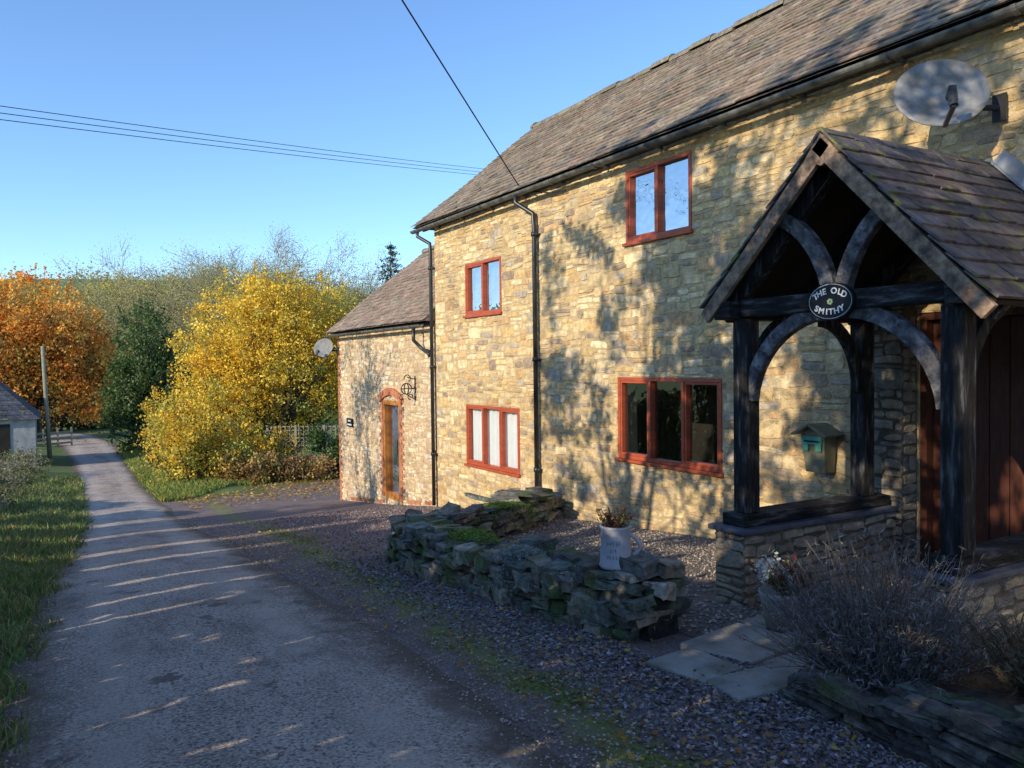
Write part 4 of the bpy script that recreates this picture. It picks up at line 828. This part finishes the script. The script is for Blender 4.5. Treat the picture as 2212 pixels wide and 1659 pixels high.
mass('hillside_wood',[(x,330+R.uniform(-30,60),float(G(x,340))-3,14,8,6) for x in np.arange(-60,330,15)],1500,26,2.2,.5,[(.48,.47,.24),(.54,.45,.22),(.4,.45,.2)],75,'','stuff')
def baretree_mesh(seed,H,mx=3,nc=(3,2,2,2),r=.28,tw=.02,ratio=.58):
    rs=np.random.default_rng(seed); S=[];T=[]; grow(rs,np.zeros(3),np.array([0,0,1.]),H*.62,r,0,S,T,mx,nc,ratio=ratio,up=.05)
    S=[(l,a,b,max(c,tw),max(d,tw*.8)) for (l,a,b,c,d) in S]
    return [s for s in S if s[0]<=1],[s for s in S if s[0]>1],np.array(T)
def maketree(name,seed,H,base,label,leafpal=None,nleaf=0,lsz=.1,group=None,lspr=.22,tipf=1,**k):
    A,B,T=baretree_mesh(seed,H,**k); t=thing(name,base,label,'tree',group); b=np.array(base)
    v,f=segtubes(A,6); mk('trunk',v+b,f,'twig',parent=t)
    v,f=segtubes(B,3)
    rs=np.random.default_rng(seed+1)
    if tipf<1:
        w=np.sin(T[:,0]*3.2+seed)+np.sin(T[:,1]*3.0+1)+np.sin(T[:,2]*3.6)+rs.normal(0,.7,len(T)); T=T[w>np.quantile(w,1-tipf)]
    P=T[rs.integers(0,len(T),nleaf)]+rs.normal(0,lspr,(nleaf,3)); v2,f2=leaves(P+b,lsz,.7,rs)
    c=np.concatenate([np.tile([[.3,.26,.2]],(len(v),1)),np.repeat(pick(leafpal,nleaf,rs),4,0)]); mk('crown',np.concatenate([v+b,v2]),np.concatenate([f,f2+len(v)]),'leaf',parent=t,cols=c)
    return t
protos=[maketree('bare_tree',80+i,19,(0,0,0),'leafless grey tree in the wood behind the lane',leafpal=[(.5,.44,.2),(.58,.48,.2),(.42,.45,.18)],nleaf=14000,lsz=.065,lspr=.6,group='bare trees of the far wood',tw=.022,nc=(3,3,2,2),mx=3) for i in range(3)]
spots=[(318,90,1),(372,84,.92),(430,92,1.02),(480,86,1.0),(535,95,1.1),(585,90,1.06),(640,97,1.16),(690,92,1.03),(745,100,1.0),(790,98,.95),(270,110,.9),(210,125,.85),(410,120,1.2),(600,125,1.25),(140,130,.8),(870,105,.95),(345,100,1.05),(510,104,1.15),(665,108,1.2),(560,80,.85)]
cp=[(p,[c for c in p.children]) for p in protos]
def spot(px,t):
    u=(px-1106)/1725; return (.5045+.8634*u)*t,(.8634-.5045*u)*t
for i,(px_,t_,s_) in enumerate(spots):
    x,y=spot(px_,t_); rot=R.uniform(0,6.28)
    if i<3: o=protos[i]; ch=[]
    else:
        po,chs=cp[i%3]; o=po.copy(); COL.objects.link(o)
        for c in chs:
            n_=c.copy(); n_.parent=o; n_.matrix_parent_inverse=c.matrix_parent_inverse.copy(); COL.objects.link(n_)
    o.location=(x,y,float(G(x,y))-.1); o.scale=(s_*1.05,s_*1.05,s_*.86); o.rotation_euler=(0,0,rot)
def conifer(base,H,W,seed,label):
    rs=np.random.default_rng(seed); t=thing('conifer_tree',base,label,'tree'); b=np.array(base,float); P=[]
    for i in range(26):
        q=i/26; z=H*(.1+.9*q); r=W*(1-q)**.85+.1
        for k in range(9):
            an=rs.uniform(0,6.28); n=int(60*(1-q)+12); s=rs.uniform(0,1,n)**.7*r*rs.uniform(.75,1.15); P.append(np.stack([np.cos(an)*s,np.sin(an)*s,z-.25*s+0*s],1)+rs.normal(0,.13,(n,3)))
    P=np.concatenate(P)+b; v,f=leaves(P,.17,.4,rs); mk('crown',v,f,'leaf',parent=t,cols=np.repeat(pick([(.03,.06,.025),(.045,.075,.03)],len(P),rs),4,0))
    a=Acc(); a.add(*tube([base,(base[0],base[1],base[2]+H)],.25,8,.03)); a.out('trunk','bark',parent=t)
x,y=spot(848,92); conifer((x,y,-3),18.8,6.4,91,'dark pointed conifer rising behind the cottage roof')
# trees & added, unseen shade hedge on the sunny side of the lane
LP_=[(.2,.15,.04),(.13,.13,.04)]
maketree('lane_tree',101,9.1,(-4.4,6.2,-.4),'half bare tree across the lane from the house',leafpal=LP_,nleaf=22000,lsz=.05,r=.16,tw=.012,lspr=.085,tipf=.45)
maketree('lane_tree',102,9.1,(-4.4,0,0),'half bare tree across the lane from the porch',leafpal=LP_,nleaf=21000,lsz=.05,r=.16,tw=.012,lspr=.085,tipf=.42)
maketree('lane_tree',103,6.6,(-5.5,14.0,-.8),'half bare tree across the lane from the cottage',leafpal=LP_,nleaf=4000,lsz=.05,r=.12,tw=.008,lspr=.12,tipf=.4)
rs=np.random.default_rng(31); n=62000; x=rs.uniform(-3.7,-2.9,n); y=rs.uniform(-9,24,n); topz=3.3-.45*sm(6.5,9,y)+(.12*np.sin(y*1.3)+.12*np.sin(y*3.1+1))-.9*sm(14,22,y)  # unseen hedge added here, its height shaped to keep lane and wall shaded
z=rs.uniform(0,1,n)*topz
keep=np.ones(n,bool)
for (yg,w,z0,z1) in ((3.62,.05,1.3,1.8),(6.0,.07,1.3,1.9),(6.75,.07,1.4,2.1),(7.6,.09,1.5,2.2),(9.0,.12,1.4,2.4),(10.5,.25,1.2,3),(13.5,.35,1.0,3),(17,.5,.8,3),(20.5,.7,.5,3)):  # slots cut along the sun's line so streaks reach the lane
    dy=y-yg-(x+3.3)*.225; keep&=~((np.abs(dy)<w)&(z>z0+ (x+3.3)*-.41)&(z<z1+(x+3.3)*-.41))
P=np.stack([x,y,z+g(y)],1)[keep]; n=len(P); v,f=leaves(P,.115,.65,rs)
mk('hedge',v,f,'leaf',cols=np.repeat(pick([(.11,.14,.05),(.16,.15,.06)],n,rs),4,0),loc=(-3.3,7,-.4),label='unseen tall hedge added to shade the lane, slotted for sun streaks',cat='hedge')
# ------------------------------------------------------------ fences, shed, poles
A0=np.array([6.6,28.1]);A1=np.array([9.9,25.9]); d=(A1-A0)/np.linalg.norm(A1-A0); Lf=np.linalg.norm(A1-A0); zb=-2.25
def FP(s,z,o=0): return (A0[0]+d[0]*s+d[1]*o,A0[1]+d[1]*s-d[0]*o,z)
a=Acc()
for i in range(5): a.add(*beam(FP(Lf*i/4,zb-.2),FP(Lf*i/4,zb+1.85),.08,.08,up=(d[0],d[1],0)))
for k in range(6): a.add(*beam(FP(0,zb+1.15+k*.13),FP(Lf,zb+1.15+k*.13),.02,.03))
s=0
while s<Lf: a.add(*beam(FP(s,zb+1.1,.03),FP(s,zb+1.83,.03),.03,.02,up=(d[0],d[1],0))); s+=.16
a.out('trellis_fence','fence',loc=FP(0,zb),label='weathered wooden trellis fence behind the parking area',cat='fence')
a=Acc(); rsx=random.Random(8); k=0; z=zb-.3
while z<zb+.8:
    s=-(.11 if k%2 else 0)
    while s<Lf:
        v,f=beam(FP(max(s,0),z+.033,.06),FP(min(s+.205,Lf),z+.033,.06),.1,.064); q=rsx.uniform(.6,1.2); a.add(v,f,(.22*q,.12*q,.09*q)); s+=.215
    z+=.075;k+=1
a.add(*beam(FP(0,zb+.22,.02),FP(Lf,zb+.22,.02),.09,1.05),(.2,.17,.14)); a.out('brick_wall','brickv',loc=FP(0,zb-.3),label='low red brick wall below the trellis',cat='wall')
mass('ivy',[(8.7,26.6,-1.3,.45,.35,.9),(8.0,27.0,-.9,.35,.3,.45),(9.4,26.1,-1.0,.4,.3,.8)],190,36,.13,.05,[(.06,.12,.03),(.09,.15,.04)],76,'dark green ivy climbing over the trellis',cat='ivy')
a=Acc()
for i in range(6): a.add(*beam((-2.6+.8*i,58+.4*i,-3.6),(-2.6+.8*i,58+.4*i,-2.2),.12,.12,up=(0,1,0)))
for k in range(3): a.add(*beam((-2.6,58,-3.2+.35*k),(1.4-.02,60,-3.2+.35*k),.05,.12))
a.out('rail_fence','pole',loc=(-2.6,58,-3.4),label='pale post and rail fence at the lane bend',cat='fence')
sh=thing('shed',(-2.4,46,-3.1),'small whitewashed outbuilding with dark slate roof','shed')
x0,x1=-6.5,-.45; y0,y1=43,49; zb=-3.2; ze=-.6; zr=2.4; xm=-3.3; yr_=46
a=Acc()
for q in ([(x0,y0),(x1,y0)],[(x1,y0),(x1,y1)],[(x1,y1),(x0,y1)],[(x0,y1),(x0,y0)]):
    a.add([(*q[0],zb),(*q[1],zb),(*q[1],ze),(*q[0],ze)],[[0,1,2,3]])
a.out('wall','shedw',parent=sh)
a=Acc(); rs=random.Random(5); e=.2
F0,F1,F2=Vector((x0-e,y0-e,ze-.08)),Vector((x1+e,y0-e,ze-.08)),Vector((xm,yr_,zr))
B1,B0=Vector((x1+e,y1+e,ze-.08)),Vector((x0-e,y1+e,ze-.08))
for (P0,P1,P2) in ((F0,F1,F2),(F1,B1,F2),(B1,B0,F2),(B0,F0,F2)):
    N=(P1-P0).cross(P2-P0).normalized(); nr=14
    for r in range(nr):
        a0,a1=r/nr,min((r+1.25)/nr,1); L0,L1=P0.lerp(P2,a0),P1.lerp(P2,a0); M0,M1=P0.lerp(P2,a1),P1.lerp(P2,a1); nt_=max(1,int((L1-L0).length/.3))
        for k in range(nt_):
            s0,s1=k/nt_,(k+.97)/nt_; q=rs.uniform(.7,1.3); a.add([L0.lerp(L1,s0)+N*.03,L0.lerp(L1,s1)+N*.03,M0.lerp(M1,s1)+N*.004,M0.lerp(M1,s0)+N*.004],[[0,1,2,3]],(.06*q,.065*q,.085*q))
a.out('roof','ptile',parent=sh)
a=Acc(); a.add(*box(-2.9,-1.45,y0-.03,y0-.005,zb,-.85)); a.out('door','dark',parent=sh)  # dark sheet paints the shade of an opening, no door leaf
a=Acc(); a.add(*tube([(.12,45,-3.3),(-.08,45,2.75)],.11,10,.085)); a.out('utility_pole','pole',loc=(.1,45,-3.1),smooth=True,label='weathered wooden utility pole beside the lane',cat='pole')
def wire(p,q,sag,r,label,n=24):
    p=Vector(p);q=Vector(q); pts=[p.lerp(q,i/n)-Vector((0,0,sag*4*(i/n)*(1-i/n))) for i in range(n+1)]
    a=Acc(); a.add(*tube(pts,r,5)); a.out('overhead_wire','wire',loc=p,label=label,cat='wire',group='overhead wires')
for k,dz in enumerate((0,-.17,-.33)):
    wire((-7.7,18.9,7.0+dz),(26,42.7,13.45+dz*1.1),.15,.011,'thin black power line crossing above the lane')
wire((-4.2,.8,8.0),(6.0,10.0,4.22),.05,.009,'black service cable running to the house eave')
wire((6.0,10.0,4.22),(6.14,9.0,3.98),.06,.008,'short cable tail drooping under the gutter',12)
# ------------------------------------------------------------ world / light / camera
w=bpy.data.worlds.new('World'); scn.world=w; w.use_nodes=True; nt=w.node_tree
sky=nt.nodes.new('ShaderNodeTexSky'); sky.sky_type='NISHITA'; sky.sun_disc=False
el=math.radians(22); azv=Vector((-.975,-.222)).normalized()
sky.sun_elevation=el; sky.sun_rotation=math.atan2(azv.x,azv.y)%(2*math.pi); sky.ozone_density=5.0; sky.air_density=.9; sky.dust_density=.1
nt.nodes['Background'].inputs[1].default_value=.28; nt.links.new(sky.outputs[0],nt.nodes['Background'].inputs[0])
S=Vector((azv.x*math.cos(el),azv.y*math.cos(el),math.sin(el)))
l=bpy.data.lights.new('sun','SUN'); l.energy=5; l.angle=math.radians(.4); l.color=(1,.89,.69)
lo=bpy.data.objects.new('sun',l); lo.rotation_euler=(-S).to_track_quat('-Z','Y').to_euler(); lo.location=(-20,-5,15); COL.objects.link(lo)
cam=bpy.data.cameras.new('camera'); cam.lens=28.07; cam.sensor_width=36; cam.clip_end=5000; cam.clip_start=.05
co=bpy.data.objects.new('camera',cam); COL.objects.link(co); scn.camera=co
yaw=math.radians(30.3); pit=math.radians(1.5); rol=math.radians(.7)
F=Vector((math.sin(yaw)*math.cos(pit),math.cos(yaw)*math.cos(pit),-math.sin(pit))); Rt=Vector((math.cos(yaw),-math.sin(yaw),0)); Up=Rt.cross(F)
U2=Up*math.cos(rol)+Rt*math.sin(rol); R2=F.cross(U2)
m=Matrix((R2,U2,-F)).transposed().to_4x4(); m.translation=Vector((0,0,1.65)); co.matrix_world=m
scn.view_settings.view_transform='Standard'
